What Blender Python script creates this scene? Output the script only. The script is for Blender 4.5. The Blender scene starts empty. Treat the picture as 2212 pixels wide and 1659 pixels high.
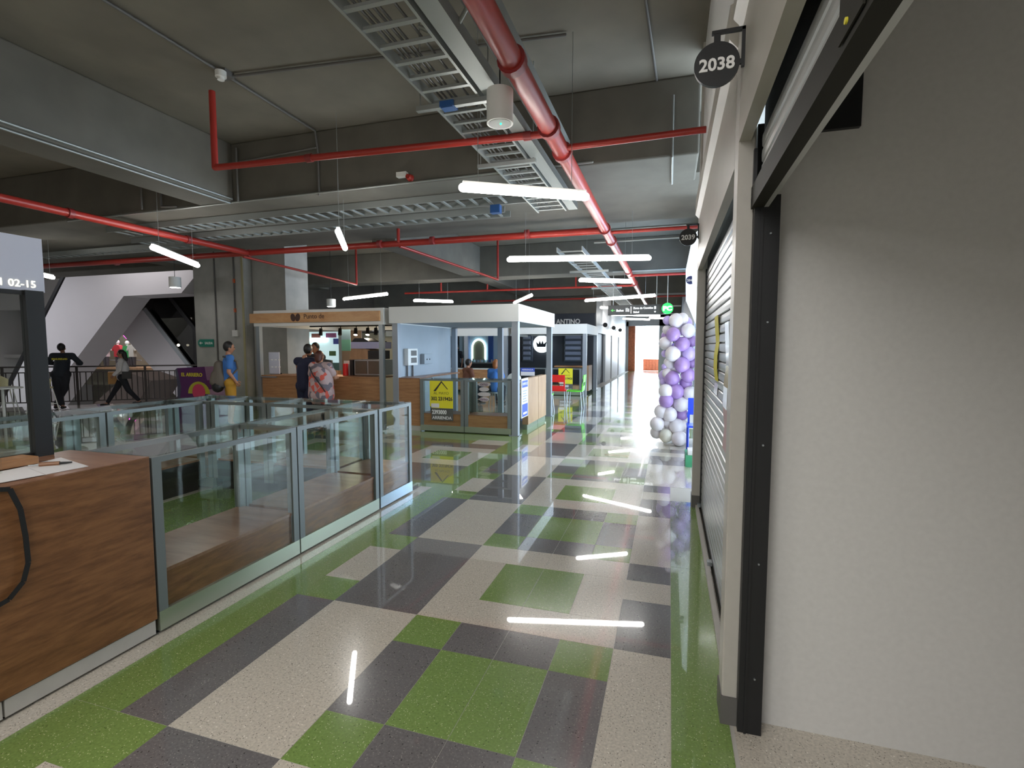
import bpy, bmesh, math, random
from mathutils import Vector, Matrix
random.seed(7)
S = bpy.context.scene
COL = S.collection
PI = math.pi

# ------------------------------------------------------------------ camera, world, light, exposure
cam_d = bpy.data.cameras.new('camera'); cam = bpy.data.objects.new('camera', cam_d); COL.objects.link(cam)
cam_d.sensor_width = 36.0; cam_d.lens = 1095.0 / 2212.0 * 36.0; cam_d.clip_start = 0.05; cam_d.clip_end = 300
cam.matrix_world = Matrix(((0.95499567, -0.02147887, 0.29584105, 0), (0.29661974, 0.06915328, -0.95248861, 0),
                           (0, 0.99737479, 0.07241214, 1.65), (0, 0, 0, 1)))
S.camera = cam
S.view_settings.view_transform = 'Standard'; S.view_settings.look = 'None'; S.view_settings.gamma = 1
S.view_settings.exposure = 0.0; S.view_settings.use_curve_mapping = False
S.cycles.transparent_max_bounces = 48      # the kiosks stack many panes of clear glass
W = bpy.data.worlds.new('world'); S.world = W; W.use_nodes = True
bg = W.node_tree.nodes['Background']; bg.inputs[0].default_value = (0.72, 0.87, 1.0, 1); bg.inputs[1].default_value = 9.0
LAMP = 30.0

def area(name, loc, sx, sy, power, rot=(0, 0, 0), color=(1, 1, 1)):
    d = bpy.data.lights.new(name, 'AREA'); d.shape = 'RECTANGLE'; d.size = sx; d.size_y = sy; d.energy = power; d.color = color
    o = bpy.data.objects.new(name, d); o.location = loc; o.rotation_euler = rot; COL.objects.link(o); return o
# added kiosk and atrium fills, and concourse ceiling fixtures behind and beside the camera
area('kiosk_fill', (-7.4, 10.9, 2.34), 1.2, .3, 24, color=(1, .86, .68))  # unseen warm fill added to brighten the coffee kiosk
area('ceiling_light_behind', (-1.2, -2.2, 3.3), 2.6, 0.3, 175, color=(1, .98, .95))
area('ceiling_light_behind', (-4.6, -1.4, 3.3), 2.4, 0.3, 80, color=(1, .965, .9))
area('ceiling_light_behind', (-9.5, 1.5, 3.3), 2.4, 0.4, 70, color=(1, .95, .9))
area('atrium_fill', (-25.0, 9.2, 5.4), 7.0, 3.0, 300, color=(.93, .93, 1))  # unseen fills, this and the next two, added to brighten the atrium
area('atrium_fill', (-27.0, 19.0, 3.6), 5.0, 3.0, 200, color=(1, .93, .95))
area('atrium_fill', (-17.5, 12.2, 5.4), 3.5, 1.6, 60, color=(1, .96, .97))
# the daylit opening in the right-hand side of the corridor and the one at its end
area('side_daylight', (0.7, 12.6, 2.2), 4.2, 2.2, 260, rot=(PI/2, 0, PI/2), color=(.45, .68, 1))
area('end_daylight', (-1.5, 38.5, 2.0), 3.0, 2.6, 800, rot=(-PI/2, 0, 0), color=(.75, .88, 1))

# ------------------------------------------------------------------ materials
MATS = {}
def nt(name):
    m = bpy.data.materials.new(name); m.use_nodes = True; return m, m.node_tree, m.node_tree.nodes['Principled BSDF']
def mat(name, col, rough=.5, metal=0, emit=0, spec=.5, var=0, scale=8, bump=0, trans=0, ior=1.45, alpha=1, ecol=None):
    if name in MATS: return MATS[name]
    m, t, b = nt(name)
    b.inputs['Base Color'].default_value = (*col, 1); b.inputs['Roughness'].default_value = rough
    b.inputs['Metallic'].default_value = metal; b.inputs['Specular IOR Level'].default_value = spec
    if emit:
        b.inputs['Emission Color'].default_value = (*(ecol or col), 1); b.inputs['Emission Strength'].default_value = emit
    if trans: b.inputs['Transmission Weight'].default_value = trans; b.inputs['IOR'].default_value = ior
    if alpha < 1: b.inputs['Alpha'].default_value = alpha
    if var or bump:
        tc = t.nodes.new('ShaderNodeTexCoord'); n = t.nodes.new('ShaderNodeTexNoise')
        n.inputs['Scale'].default_value = scale; n.inputs['Detail'].default_value = 5
        t.links.new(tc.outputs['Object'], n.inputs['Vector'])
        if var:
            r = t.nodes.new('ShaderNodeValToRGB')
            r.color_ramp.elements[0].position = .3; r.color_ramp.elements[1].position = .7
            r.color_ramp.elements[0].color = (*[c*(1-var) for c in col], 1); r.color_ramp.elements[1].color = (*[min(1, c*(1+var)) for c in col], 1)
            t.links.new(n.outputs['Fac'], r.inputs['Fac']); t.links.new(r.outputs['Color'], b.inputs['Base Color'])
        if bump:
            bp = t.nodes.new('ShaderNodeBump'); bp.inputs['Strength'].default_value = bump; bp.inputs['Distance'].default_value = .01
            t.links.new(n.outputs['Fac'], bp.inputs['Height']); t.links.new(bp.outputs['Normal'], b.inputs['Normal'])
    MATS[name] = m; return m
def terrazzo(name, base, chipA, chipB, rough=.17):
    m, t, b = nt(name); N = t.nodes; L = t.links
    tc = N.new('ShaderNodeTexCoord')
    def chips(scale, thr, ca, prev):
        v = N.new('ShaderNodeTexVoronoi'); v.inputs['Scale'].default_value = scale
        L.new(tc.outputs['Object'], v.inputs['Vector'])
        w = N.new('ShaderNodeTexWhiteNoise'); L.new(v.outputs['Position'], w.inputs['Vector'])
        g = N.new('ShaderNodeMath'); g.operation = 'GREATER_THAN'; g.inputs[1].default_value = thr; L.new(w.outputs['Value'], g.inputs[0])
        l = N.new('ShaderNodeMath'); l.operation = 'LESS_THAN'; l.inputs[1].default_value = .33; L.new(v.outputs['Distance'], l.inputs[0])
        mm = N.new('ShaderNodeMath'); mm.operation = 'MULTIPLY'; L.new(g.outputs[0], mm.inputs[0]); L.new(l.outputs[0], mm.inputs[1])
        mx = N.new('ShaderNodeMixRGB'); L.new(mm.outputs[0], mx.inputs[0]); mx.inputs[2].default_value = (*ca, 1)
        if prev is None: mx.inputs[1].default_value = (*base, 1)
        else: L.new(prev.outputs[0], mx.inputs[1])
        return mx
    n = N.new('ShaderNodeTexNoise'); n.inputs['Scale'].default_value = 90; n.inputs['Detail'].default_value = 3
    L.new(tc.outputs['Object'], n.inputs['Vector'])
    r = N.new('ShaderNodeValToRGB'); r.color_ramp.elements[0].position = .35; r.color_ramp.elements[1].position = .65
    r.color_ramp.elements[0].color = (*[c*.86 for c in base], 1); r.color_ramp.elements[1].color = (*[c*1.12 for c in base], 1)
    L.new(n.outputs['Fac'], r.inputs['Fac'])
    class P: outputs = [r.outputs['Color']]
    a = chips(150, .86, chipA, P); c = chips(95, .93, chipB, a)
    L.new(c.outputs[0], b.inputs['Base Color'])
    b.inputs['Roughness'].default_value = rough; b.inputs['IOR'].default_value = 1.5
    n2 = N.new('ShaderNodeTexNoise'); n2.inputs['Scale'].default_value = 3.0; n2.inputs['Detail'].default_value = 2
    L.new(tc.outputs['Object'], n2.inputs['Vector'])
    mr = N.new('ShaderNodeMapRange'); mr.inputs['To Min'].default_value = rough*.75; mr.inputs['To Max'].default_value = rough*1.4
    L.new(n2.outputs['Fac'], mr.inputs['Value']); L.new(mr.outputs[0], b.inputs['Roughness'])
    b.inputs['Coat Weight'].default_value = .9; b.inputs['Coat Roughness'].default_value = .018; b.inputs['Specular IOR Level'].default_value = .45
    MATS[name] = m; return m
def wood(name, c1, c2, axis=(1, 1, 9), rough=.42, sc=2.2):
    m, t, b = nt(name); N = t.nodes; L = t.links
    tc = N.new('ShaderNodeTexCoord'); mp = N.new('ShaderNodeMapping'); mp.inputs['Scale'].default_value = axis
    n = N.new('ShaderNodeTexNoise'); n.inputs['Scale'].default_value = sc; n.inputs['Detail'].default_value = 9; n.inputs['Roughness'].default_value = .68; n.inputs['Distortion'].default_value = .25
    r = N.new('ShaderNodeValToRGB'); r.color_ramp.elements[0].position = .36; r.color_ramp.elements[1].position = .64
    r.color_ramp.elements[0].color = (*c1, 1); r.color_ramp.elements[1].color = (*c2, 1)
    L.new(tc.outputs['Object'], mp.inputs['Vector']); L.new(mp.outputs[0], n.inputs['Vector']); L.new(n.outputs['Fac'], r.inputs['Fac']); L.new(r.outputs['Color'], b.inputs['Base Color'])
    b.inputs['Roughness'].default_value = rough; MATS[name] = m; return m
def glassmat(name, tint=(.955, .975, .965), refl=.33):
    m = bpy.data.materials.new(name); m.use_nodes = True; t = m.node_tree; t.nodes.clear()
    o = t.nodes.new('ShaderNodeOutputMaterial'); mx = t.nodes.new('ShaderNodeMixShader')
    tr = t.nodes.new('ShaderNodeBsdfTransparent'); tr.inputs[0].default_value = (*tint, 1)
    g = t.nodes.new('ShaderNodeBsdfGlossy'); g.inputs['Roughness'].default_value = .02
    f = t.nodes.new('ShaderNodeFresnel'); f.inputs['IOR'].default_value = 1.5
    mu = t.nodes.new('ShaderNodeMath'); mu.operation = 'MULTIPLY'; mu.inputs[1].default_value = refl
    ge = t.nodes.new('ShaderNodeNewGeometry'); mr = t.nodes.new('ShaderNodeMapRange')   # same reflectance on both faces of a pane
    mr.inputs['To Min'].default_value = 1.5; mr.inputs['To Max'].default_value = 1/1.5
    t.links.new(ge.outputs['Backfacing'], mr.inputs['Value']); t.links.new(mr.outputs[0], f.inputs['IOR'])
    t.links.new(f.outputs[0], mu.inputs[0]); t.links.new(mu.outputs[0], mx.inputs[0]); t.links.new(tr.outputs[0], mx.inputs[1]); t.links.new(g.outputs[0], mx.inputs[2]); t.links.new(mx.outputs[0], o.inputs[0])
    MATS[name] = m; return m
T_light = terrazzo('terrazzo_light', (.60, .55, .47), (.16, .14, .12), (.85, .8, .72))
T_gray = terrazzo('terrazzo_gray', (.165, .155, .158), (.34, .32, .30), (.05, .05, .05))
T_green = terrazzo('terrazzo_green', (.20, .31, .082), (.62, .66, .36), (.10, .16, .04))
M_grout = mat('grout', (.50, .48, .44), .5)
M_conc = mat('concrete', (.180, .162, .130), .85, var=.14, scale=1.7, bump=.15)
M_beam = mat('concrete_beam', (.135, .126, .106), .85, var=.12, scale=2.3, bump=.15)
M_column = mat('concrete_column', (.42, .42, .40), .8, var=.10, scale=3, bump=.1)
M_wall = mat('painted_wall', (.72, .715, .70), .7, var=.03, scale=40, bump=.03)
M_frame = mat('warm_gray_metal', (.50, .48, .44), .4, var=.03, scale=20)
M_fascia = mat('fascia_metal', (.42, .40, .35), .38, var=.04, scale=6)
M_foot = mat('dark_plinth', (.13, .125, .12), .5)
M_black = mat('black_metal', (.012, .013, .015), .45)
M_slat = mat('slat_metal', (.42, .43, .45), .30, metal=.6)
M_slat2 = mat('slat_painted', (.46, .47, .46), .33, metal=.3)
M_bar = mat('bottom_bar', (.022, .021, .016), .6, spec=.15)
M_steel = mat('steel', (.42, .46, .48), .36, metal=.75)
M_alu = mat('frame_gray', (.19, .215, .22), .45, metal=.25)
M_kick = mat('kick_plate', (.42, .47, .38), .3, metal=.7)
M_galv = mat('galvanised', (.36, .38, .37), .45, metal=.6)
M_tray = mat('tray_metal', (.30, .32, .31), .5, metal=.4)
M_red = mat('pipe_red', (.36, .030, .022), .35)
M_redc = mat('coupling_red', (.25, .03, .03), .4)
M_wood = wood('wood_counter', (.150, .062, .022), (.285, .128, .048), axis=(1.2, 1.2, 8), sc=3.2)
M_woodT = wood('wood_top', (.22, .10, .055), (.34, .18, .105), axis=(1, 6, 1), rough=.3)
M_woodO = wood('wood_orange', (.30, .14, .06), (.44, .23, .105))
M_woodS = wood('wood_sign', (.50, .25, .10), (.62, .36, .17), axis=(1, 1, 4))
M_woodP = wood('wood_pale', (.36, .21, .11), (.48, .30, .17), axis=(3, 3, .6))
M_dark = mat('dark_inner', (.012, .010, .010), .5)
M_white = mat('white_panel', (.74, .74, .72), .5)
M_whiteS = mat('escalator_white', (.72, .70, .72), .6, var=.04, scale=.4)
M_plast = mat('white_plastic', (.78, .78, .76), .4)
M_glass = glassmat('case_glass')
M_dglass = glassmat('dark_glass', (.22, .23, .23), 1.0)
M_tube = mat('lamp_diffuser', (1, 1, 1), .5, emit=LAMP, ecol=(1, .975, .93))
M_bluew = mat('blue_gray_panel', (.34, .385, .43), .6, var=.03, scale=3)
M_paper = mat('paper', (.75, .73, .74), .7)
M_yel = mat('yellow_sign', (.80, .72, .03), .55)
M_blue = mat('sign_blue', (.05, .10, .50), .5)
M_navy = mat('navy_panel', (.02, .028, .045), .5)
M_txtW = mat('text_white', (.85, .85, .85), .5)
M_txtK = mat('text_black', (.03, .03, .03), .5)
M_txtB = mat('text_brown', (.07, .03, .02), .5)
M_txtY = mat('text_yellow', (.62, .55, .04), .5)
M_sgreen = mat('sign_green', (.02, .23, .17), .5)
M_green = mat('green_plastic', (.13, .62, .04), .35)
M_redp = mat('red_plastic', (.75, .02, .02), .35)
M_purple = mat('purple_panel', (.085, .015, .10), .45)
M_skin = mat('skin', (.42, .21, .13), .55)
M_skin2 = mat('skin_brown', (.27, .13, .08), .55)
M_hair = mat('hair_black', (.012, .010, .010), .5)
M_hairR = mat('hair_auburn', (.075, .018, .010), .5)
M_brick = mat('brick', (.55, .17, .08), .8, var=.2, scale=10)

# ------------------------------------------------------------------ geometry helpers
ORG = {}
def org(o): return ORG.get(o.name, Vector((0, 0, 0))) if o else Vector((0, 0, 0))
class MB:
    def __init__(s): s.v = []; s.f = []; s.mi = []; s.sm = []
    def add(s, vs, fs, mi=0, sm=False):
        n = len(s.v); s.v += [Vector(v) for v in vs]; s.f += [[i+n for i in f] for f in fs]; s.mi += [mi]*len(fs); s.sm += [sm]*len(fs); return s
    def box(s, x0, y0, z0, x1, y1, z1, mi=0):
        vs = [(x, y, z) for z in (z0, z1) for y in (y0, y1) for x in (x0, x1)]
        return s.add(vs, [(0, 2, 3, 1), (4, 5, 7, 6), (0, 1, 5, 4), (2, 6, 7, 3), (0, 4, 6, 2), (1, 3, 7, 5)], mi)
    def prism(s, poly, d, mi=0):          # poly: list of 3D points in a plane, d: extrusion vector
        n = len(poly); d = Vector(d); a = [Vector(p) for p in poly]; b = [p+d for p in a]
        nrm = Vector((0, 0, 0))
        for i in range(n): nrm += a[i].cross(a[(i+1) % n])
        fs = [list(range(n)), list(range(2*n-1, n-1, -1))] + [[(i+1) % n, i, i+n, (i+1) % n+n] for i in range(n)]
        if nrm.dot(d) > 0: fs = [f[::-1] for f in fs]
        return s.add(a+b, fs, mi)
    def tube(s, p, q, r, n=10, r2=None, mi=0, caps=True):
        p = Vector(p); q = Vector(q); r2 = r if r2 is None else r2
        z = (q-p).normalized(); x = z.orthogonal().normalized(); y = z.cross(x)
        vs = []
        for c, rr in ((p, r), (q, r2)):
            vs += [c + x*math.cos(2*PI*i/n)*rr + y*math.sin(2*PI*i/n)*rr for i in range(n)]
        s.add(vs, [[i, (i+1) % n, (i+1) % n+n, i+n] for i in range(n)], mi, True)
        if caps: s.add(vs, [list(range(n-1, -1, -1)), list(range(n, 2*n))], mi)
        return s
    def path(s, pts, r, n=8, mi=0):
        for a, b in zip(pts, pts[1:]): s.tube(a, b, r, n, mi=mi); s.ball(b, r, 6, 4, mi=mi)
        return s
    def ball(s, c, r, nu=16, nv=10, sc=(1, 1, 1), mi=0):
        c = Vector(c); vs = [c+Vector((0, 0, r*sc[2]))]
        for j in range(1, nv):
            t = PI*j/nv
            vs += [c+Vector((r*sc[0]*math.sin(t)*math.cos(2*PI*i/nu), r*sc[1]*math.sin(t)*math.sin(2*PI*i/nu), r*sc[2]*math.cos(t))) for i in range(nu)]
        vs.append(c-Vector((0, 0, r*sc[2]))); L = len(vs)-1
        fs = [[0, 1+i, 1+(i+1) % nu] for i in range(nu)]
        for j in range(nv-2):
            a = 1+j*nu; fs += [[a+i, a+nu+i, a+nu+(i+1) % nu, a+(i+1) % nu] for i in range(nu)]
        a = 1+(nv-2)*nu; fs += [[L, a+(i+1) % nu, a+i] for i in range(nu)]
        return s.add(vs, fs, mi, True)
    def rbox(s, x0, y0, z0, x1, y1, z1, r=.01, mi=0):   # box with chamfered vertical corners
        p = [(x0+r, y0, z0), (x1-r, y0, z0), (x1, y0+r, z0), (x1, y1-r, z0), (x1-r, y1, z0), (x0+r, y1, z0), (x0, y1-r, z0), (x0, y0+r, z0)]
        return s.prism(p, (0, 0, z1-z0), mi)
    def build(s, name, m, parent=None, **kw):
        me = bpy.data.meshes.new(name); o_ = org(parent)
        me.from_pydata([v-o_ for v in s.v], [], s.f); me.update()
        for mm in (m if isinstance(m, (list, tuple)) else [m]): me.materials.append(mm)
        for p, i, sm in zip(me.polygons, s.mi, s.sm): p.material_index = i; p.use_smooth = sm
        o = bpy.data.objects.new(name, me); COL.objects.link(o)
        if parent: o.parent = parent
        ORG[o.name] = o_.copy() if parent else Vector((0, 0, 0))
        for k, v in kw.items(): o[k] = v
        return o
def box(name, x0, y0, z0, x1, y1, z1, m, parent=None, bev=0, **kw):
    o = MB().box(x0, y0, z0, x1, y1, z1).build(name, m, parent, **kw)
    if bev:
        b = o.modifiers.new('bevel', 'BEVEL'); b.width = bev; b.segments = 2
    return o
def tube(name, p, q, r, m, parent=None, n=12, **kw): return MB().tube(p, q, r, n).build(name, m, parent, **kw)
def thing(name, label, cat, loc=(0, 0, 0), rz=0, group=None):
    o = bpy.data.objects.new(name, None); COL.objects.link(o); o.empty_display_size = .1
    o.location = loc; o.rotation_euler = (0, 0, rz); o['label'] = label; o['category'] = cat
    if group: o['group'] = group
    ORG[o.name] = Vector(loc) if rz == 0 else Vector((0, 0, 0))      # rotated things are built in local coordinates
    return o
def tag(o, label, cat, group=None):
    o['label'] = label; o['category'] = cat
    if group: o['group'] = group
    return o
def struct(o): o['kind'] = 'structure'; return o
def copy_tree(o, parent=None):
    c = o.copy(); COL.objects.link(c)
    if parent: c.parent = parent
    ORG[c.name] = org(o)
    for ch in list(o.children): copy_tree(ch, c)
    return c
def text(name, body, size, loc, M3, m, parent, align='CENTER', ext=.002, sx=1.0, bold=0.0):
    c = bpy.data.curves.new(name, 'FONT'); c.body = body; c.size = size; c.extrude = ext; c.align_x = align; c.align_y = 'CENTER'; c.offset = bold; c.resolution_u = 3
    t = bpy.data.objects.new('tmp', c); COL.objects.link(t)
    bpy.context.view_layer.update()
    me = bpy.data.meshes.new_from_object(t.evaluated_get(bpy.context.evaluated_depsgraph_get()))
    bpy.data.objects.remove(t); bpy.data.curves.remove(c)
    me.transform(Matrix.Diagonal((sx, 1, 1, 1))); me.transform(M3.to_4x4()); me.transform(Matrix.Translation(Vector(loc)-org(parent)))
    me.materials.clear(); me.materials.append(m)
    o = bpy.data.objects.new(name, me); COL.objects.link(o); o.parent = parent; ORG[o.name] = org(parent).copy(); return o
FY = Matrix(((1, 0, 0), (0, 0, -1), (0, 1, 0)))        # text readable from -Y (faces the camera)
FX = Matrix(((0, 0, 1), (1, 0, 0), (0, 1, 0)))         # text on a face with +X normal, running along +Y

# ------------------------------------------------------------------ floor
floor = struct(MB().prism([(-20, -6, -.25), (1, -6, -.25), (1, 38.2, -.25), (-13.4, 38.2, -.25), (-13.4, 12.45, -.25), (-20, 6.91, -.25)], (0, 0, .2485)).box(1.0, -6, -.25, 8, 2.5, -.012).box(.3, 8.5, -.25, 8, 38.2, -.012).build('floor', M_grout))
def tile(x0, y0, x1, y1, m, g=.0012):
    return MB().box(x0+g, y0+g, -.012, x1-g, y1-g, 0).build('tile', m, floor)
U = 1.155; u = U/4
far_mb = {T_light: MB(), T_gray: MB(), T_green: MB()}
def put(x0, y0, x1, y1, m):
    if y0 < 15.3: tile(x0, y0, x1, y1, m)
    else:
        i = [T_light, T_gray, T_green].index(m); FAR.box(x0+.001, y0+.001, -.012, x1-.001, y1-.001, 0, mi=i)
FAR = MB()
G, D, Lt = T_green, T_gray, T_light
a0 = 1.56
for k in range(-2, 30):
    y = a0+k*U; A = (k % 2 == 0)
    if y > 36.2: break
    put(-2.65, y, -2.35, y+U, G)
    if A: seq1 = [(0, 3, D), (3, 4, D)]; seq4 = [(0, 4, Lt)]
    else: seq1 = [(0, 1, G), (1, 3, Lt), (3, 4, G)]; seq4 = [(0, 2, D), (2, 3, Lt), (3, 4, D)]
    for a, b, m in seq1: put(-2.35, y+a*u, -2.06, y+b*u, m)
    put(-2.06, y, -1.46, y+U, Lt if A else D)
    xe = .04 if (y < 5.5 or y > 8.2) else .30
    for a, b, m in seq4: put(-.26, y+a*u, xe, y+b*u, m)
    if A:
        for (a, b) in ((0, 1), (3, 4)):
            put(-1.46, y+a*u, -1.16, y+b*u, G); put(-1.16, y+a*u, -.86, y+b*u, D); put(-.86, y+a*u, -.56, y+b*u, D); put(-.56, y+a*u, -.26, y+b*u, G)
        put(-1.46, y+u, -1.16, y+3*u, D); put(-1.16, y+u, -.86, y+3*u, G); put(-.86, y+u, -.56, y+3*u, G); put(-.56, y+u, -.26, y+3*u, D)
    else:
        for (a, b) in ((0, 1), (3, 4)): put(-1.46, y+a*u, -.86, y+b*u, Lt); put(-.86, y+a*u, -.26, y+b*u, Lt)
        put(-1.46, y+u, -1.16, y+3*u, Lt); put(-1.16, y+u, -.86, y+3*u, G); put(-.86, y+u, -.56, y+3*u, G); put(-.56, y+u, -.26, y+3*u, Lt)
for (ya, yb) in ((-1, .4), (.4, 2.05), (2.05, 3.9), (3.9, 5.62)): tile(.04, ya, .285, yb, G)
for k in range(8, 30):
    y = a0+k*U
    if y > 10.7 and y < 36: put(.04, y, .30, y+U, G)
tile(.04, 9.65, .60, 10.8, G)
# pale kerb strips, plain terrazzo under and beside the kiosks
tile(-2.80, -1, -2.65, 5.35, Lt); tile(.30, -1, .95, 2.4, Lt); tile(.95, -1, 5.0, 2.4, Lt); tile(.285, 2.4, .42, 5.62, Lt)
tile(-5.1, -1, -3.4, 5.35, G); tile(-3.4, -1, -2.8, 5.35, D); tile(-6.1, -1, -5.1, 5.35, Lt)
tile(-9.0, -1, -6.1, 5.35, Lt); tile(-20, -1, -9.0, 5.35, Lt); 
tile(-2.65, -1.9, .3, a0-2*U, D)
# the corridor that runs across, to the left (same pattern turned a quarter)
x = -2.65; k = 0
while x > -17:
    A = (k % 2 == 0); xn = x-U
    def q(a0_, a1_, y0, y1, m): tile(x-a1_*u, y0, x-a0_*u, y1, m)
    q(0, 4, 5.35, 5.60, G)
    if A: q(0, 3, 5.60, 5.9, D); q(3, 4, 5.60, 5.9, G)
    else: q(0, 1, 5.60, 5.9, G); q(1, 3, 5.60, 5.9, Lt); q(3, 4, 5.60, 5.9, G)
    q(0, 4, 5.9, 6.45, Lt if not A else D)
    if not A:
        for (a, b) in ((0, 1), (3, 4)): q(a, b, 6.45, 6.75, G); q(a, b, 6.75, 7.35, D); q(a, b, 7.35, 7.65, G)
        q(1, 3, 6.45, 6.75, D); q(1, 3, 6.75, 7.35, G); q(1, 3, 7.35, 7.65, D)
    else:
        q(0, 4, 6.45, 6.75, Lt); q(0, 1, 6.75, 7.35, Lt); q(1, 3, 6.75, 7.35, G); q(3, 4, 6.75, 7.35, Lt); q(0, 4, 7.35, 7.65, Lt)
    if A: q(0, 4, 7.65, 8.0, D)
    else: q(0, 2, 7.65, 8.0, D); q(2, 4, 7.65, 8.0, Lt)
    q(0, 2, 8.0, 8.40, Lt if A else G); q(2, 4, 8.0, 8.40, G if A else D); q(0, 4, 8.40, 8.70, G if k < 7 else Lt)
    x = xn; k += 1
MB().prism([(-19.98, 6.90, -.012), (-17, 6.90, -.012), (-17, 8.70, -.012), (-13.4, 8.70, -.012), (-13.4, 12.43, -.012)], (0, 0, .012)).build('tile', Lt, floor); tile(-20, 5.35, -17, 6.90, Lt)
tile(-13.4, 8.70, -2.65, 12.2, G); tile(-13.4, 12.2, -2.65, 16.8, Lt); tile(-13.4, 16.8, -2.65, 20.9, G)
tile(.6, 8.5, 5.0, 16.5, Lt); tile(.6, 16.5, 5.0, 38, Lt)
FAR.build('tile', [T_light, T_gray, T_green], floor, kind='stuff')
struct(box('floor', -40, 6, -4.2, -13.2, 32, -4.0, M_wall))

# ------------------------------------------------------------------ ceiling and beams
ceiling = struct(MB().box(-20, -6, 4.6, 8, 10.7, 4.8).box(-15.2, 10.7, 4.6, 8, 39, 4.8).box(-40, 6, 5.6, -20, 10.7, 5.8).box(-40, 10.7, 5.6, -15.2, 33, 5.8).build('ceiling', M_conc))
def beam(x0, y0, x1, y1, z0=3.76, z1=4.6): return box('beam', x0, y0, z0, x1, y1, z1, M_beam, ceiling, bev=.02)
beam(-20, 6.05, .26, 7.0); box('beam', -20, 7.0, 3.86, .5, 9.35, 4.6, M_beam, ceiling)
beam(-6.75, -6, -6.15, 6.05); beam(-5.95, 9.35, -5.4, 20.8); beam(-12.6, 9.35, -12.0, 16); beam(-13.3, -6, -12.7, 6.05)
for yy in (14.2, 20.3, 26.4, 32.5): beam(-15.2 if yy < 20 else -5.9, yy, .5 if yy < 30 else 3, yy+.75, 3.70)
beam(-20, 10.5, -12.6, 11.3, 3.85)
# walls that close the building out of sight
struct(MB().box(-40, -6.2, -4.2, 8, -6, 5.8).build('wall_back', M_wall))
struct(MB().box(-20.2, -6, -.2, -20, 6, 5.8).box(-40.2, 6, -4.2, -40, 33, 5.8).box(-40, 6, -4.2, -20, 6.2, 5.8).box(-20.1, 6, 4.7, -20, 10.7, 5.8).build('wall_left', M_wall))
M_darkw = mat('dark_shop_wall', (.10, .085, .07), .7, var=.3, scale=.8)
struct(MB().box(-40, 31, -4.2, -13.4, 31.2, 5.8).build('wall_far_atrium', M_darkw))
struct(MB().box(-13.4, 12.6, -4.2, -13.2, 31, 4.6).box(-15.4, 10.7, 4.8, -15.2, 31, 5.8).box(-20, 10.6, 4.8, -15.2, 10.7, 5.8).box(-15.2, 30.9, -4.2, -13.2, 31.1, 5.8).build('wall_void_right', M_darkw))
struct(MB().prism([(-20.1, 6.75, -4.2), (-13.3, 12.45, -4.2), (-13.2, 12.3, -4.2), (-20, 6.6, -4.2)], (0, 0, 3.95)).build('wall_void_front', M_wall))

# ------------------------------------------------------------------ right-hand shop wall
wr = struct(MB().box(.27, 2.45, 2.95, .45, 5.55, 4.6).box(.30, -6, 2.95, .45, 2.30, 4.6).build('wall_right', M_wall))
struct(box('wall_shop_partition', .40, 2.35, 0, 7.0, 2.47, 4.6, M_wall))
struct(MB().box(6.9, -6, 0, 7.0, 2.35, 4.6).box(6.9, 2.47, 0, 7.0, 5.68, 4.6).build('wall_shop_side', M_wall))
struct(box('wall_corridor_end_return', .45, 5.55, 0, 7.0, 5.68, 4.6, M_wall))
def header(x, y0, y1, zb=2.48):
    h = MB().prism([(x, y0, zb), (x, y0, 2.92), (x-.035, y0, 2.96), (x-.035, y0, 3.10), (x+.10, y0, 3.16), (x+.10, y0, 2.95), (x+.02, y0, 2.95), (x+.02, y0, zb+.02), (x+.045, y0, zb+.02), (x+.045, y0, zb)][::-1], (0, y1-y0, 0))
    return h
struct(header(.25, -3, 2.30).build('trim_1', M_fascia)); struct(header(.25, 2.44, 5.46, 2.42).build('trim_2', M_fascia))
# pilasters
t3 = struct(MB().rbox(.25, 2.30, .125, .315, 2.44, 4.6, .006).build('trim_3', M_frame)); box('plinth', .245, 2.292, 0, .318, 2.445, .125, M_foot, t3)
t4 = struct(MB().rbox(.25, 5.46, .125, .44, 5.60, 4.6, .006).build('trim_4', M_frame)); box('plinth', .245, 5.452, 0, .442, 5.61, .125, M_foot, t4)
struct(box('trim_5', .285, 2.44, 0, .315, 5.46, .03, M_frame)); struct(box('trim_6', .33, 2.44, 0, .40, 5.46, .022, M_bar))
# closed roller shutter of the second shop
sh = thing('roller_shutter', 'closed grey slatted roller shutter with hanging posters, between two pilasters', 'shutter', (.36, 3.95, 0))
nsl = 36
for i in range(nsl):
    z = .03+i*.066
    if i == 0: base_sl = MB().prism([(.344, 2.50, z+.004), (.3375, 2.50, z+.009), (.3365, 2.50, z+.033), (.3375, 2.50, z+.057), (.344, 2.50, z+.062), (.352, 2.50, z+.062), (.352, 2.50, z+.004)], (0, 2.92, 0)).build('slat', M_slat, sh)
    else:
        c = base_sl.copy(); COL.objects.link(c); c.location = (0, 0, i*.066)
MB().box(.352, 2.46, .02, .356, 5.45, 2.40).build('backing', M_black, sh)
for y0, y1 in ((2.445, 2.50), (5.42, 5.46)): box('guide_rail', .325, y0, 0, .365, y1, 2.42, M_black, sh)
box('roll_housing', .34, 2.45, 2.385, .40, 5.45, 2.60, M_black, sh)
for zz, yy in ((.02, 5.40), (.02, 3.95)): box('floor_lock', .30, yy-.03, zz+.01, .333, yy+.03, .06, M_steel, sh)
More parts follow.
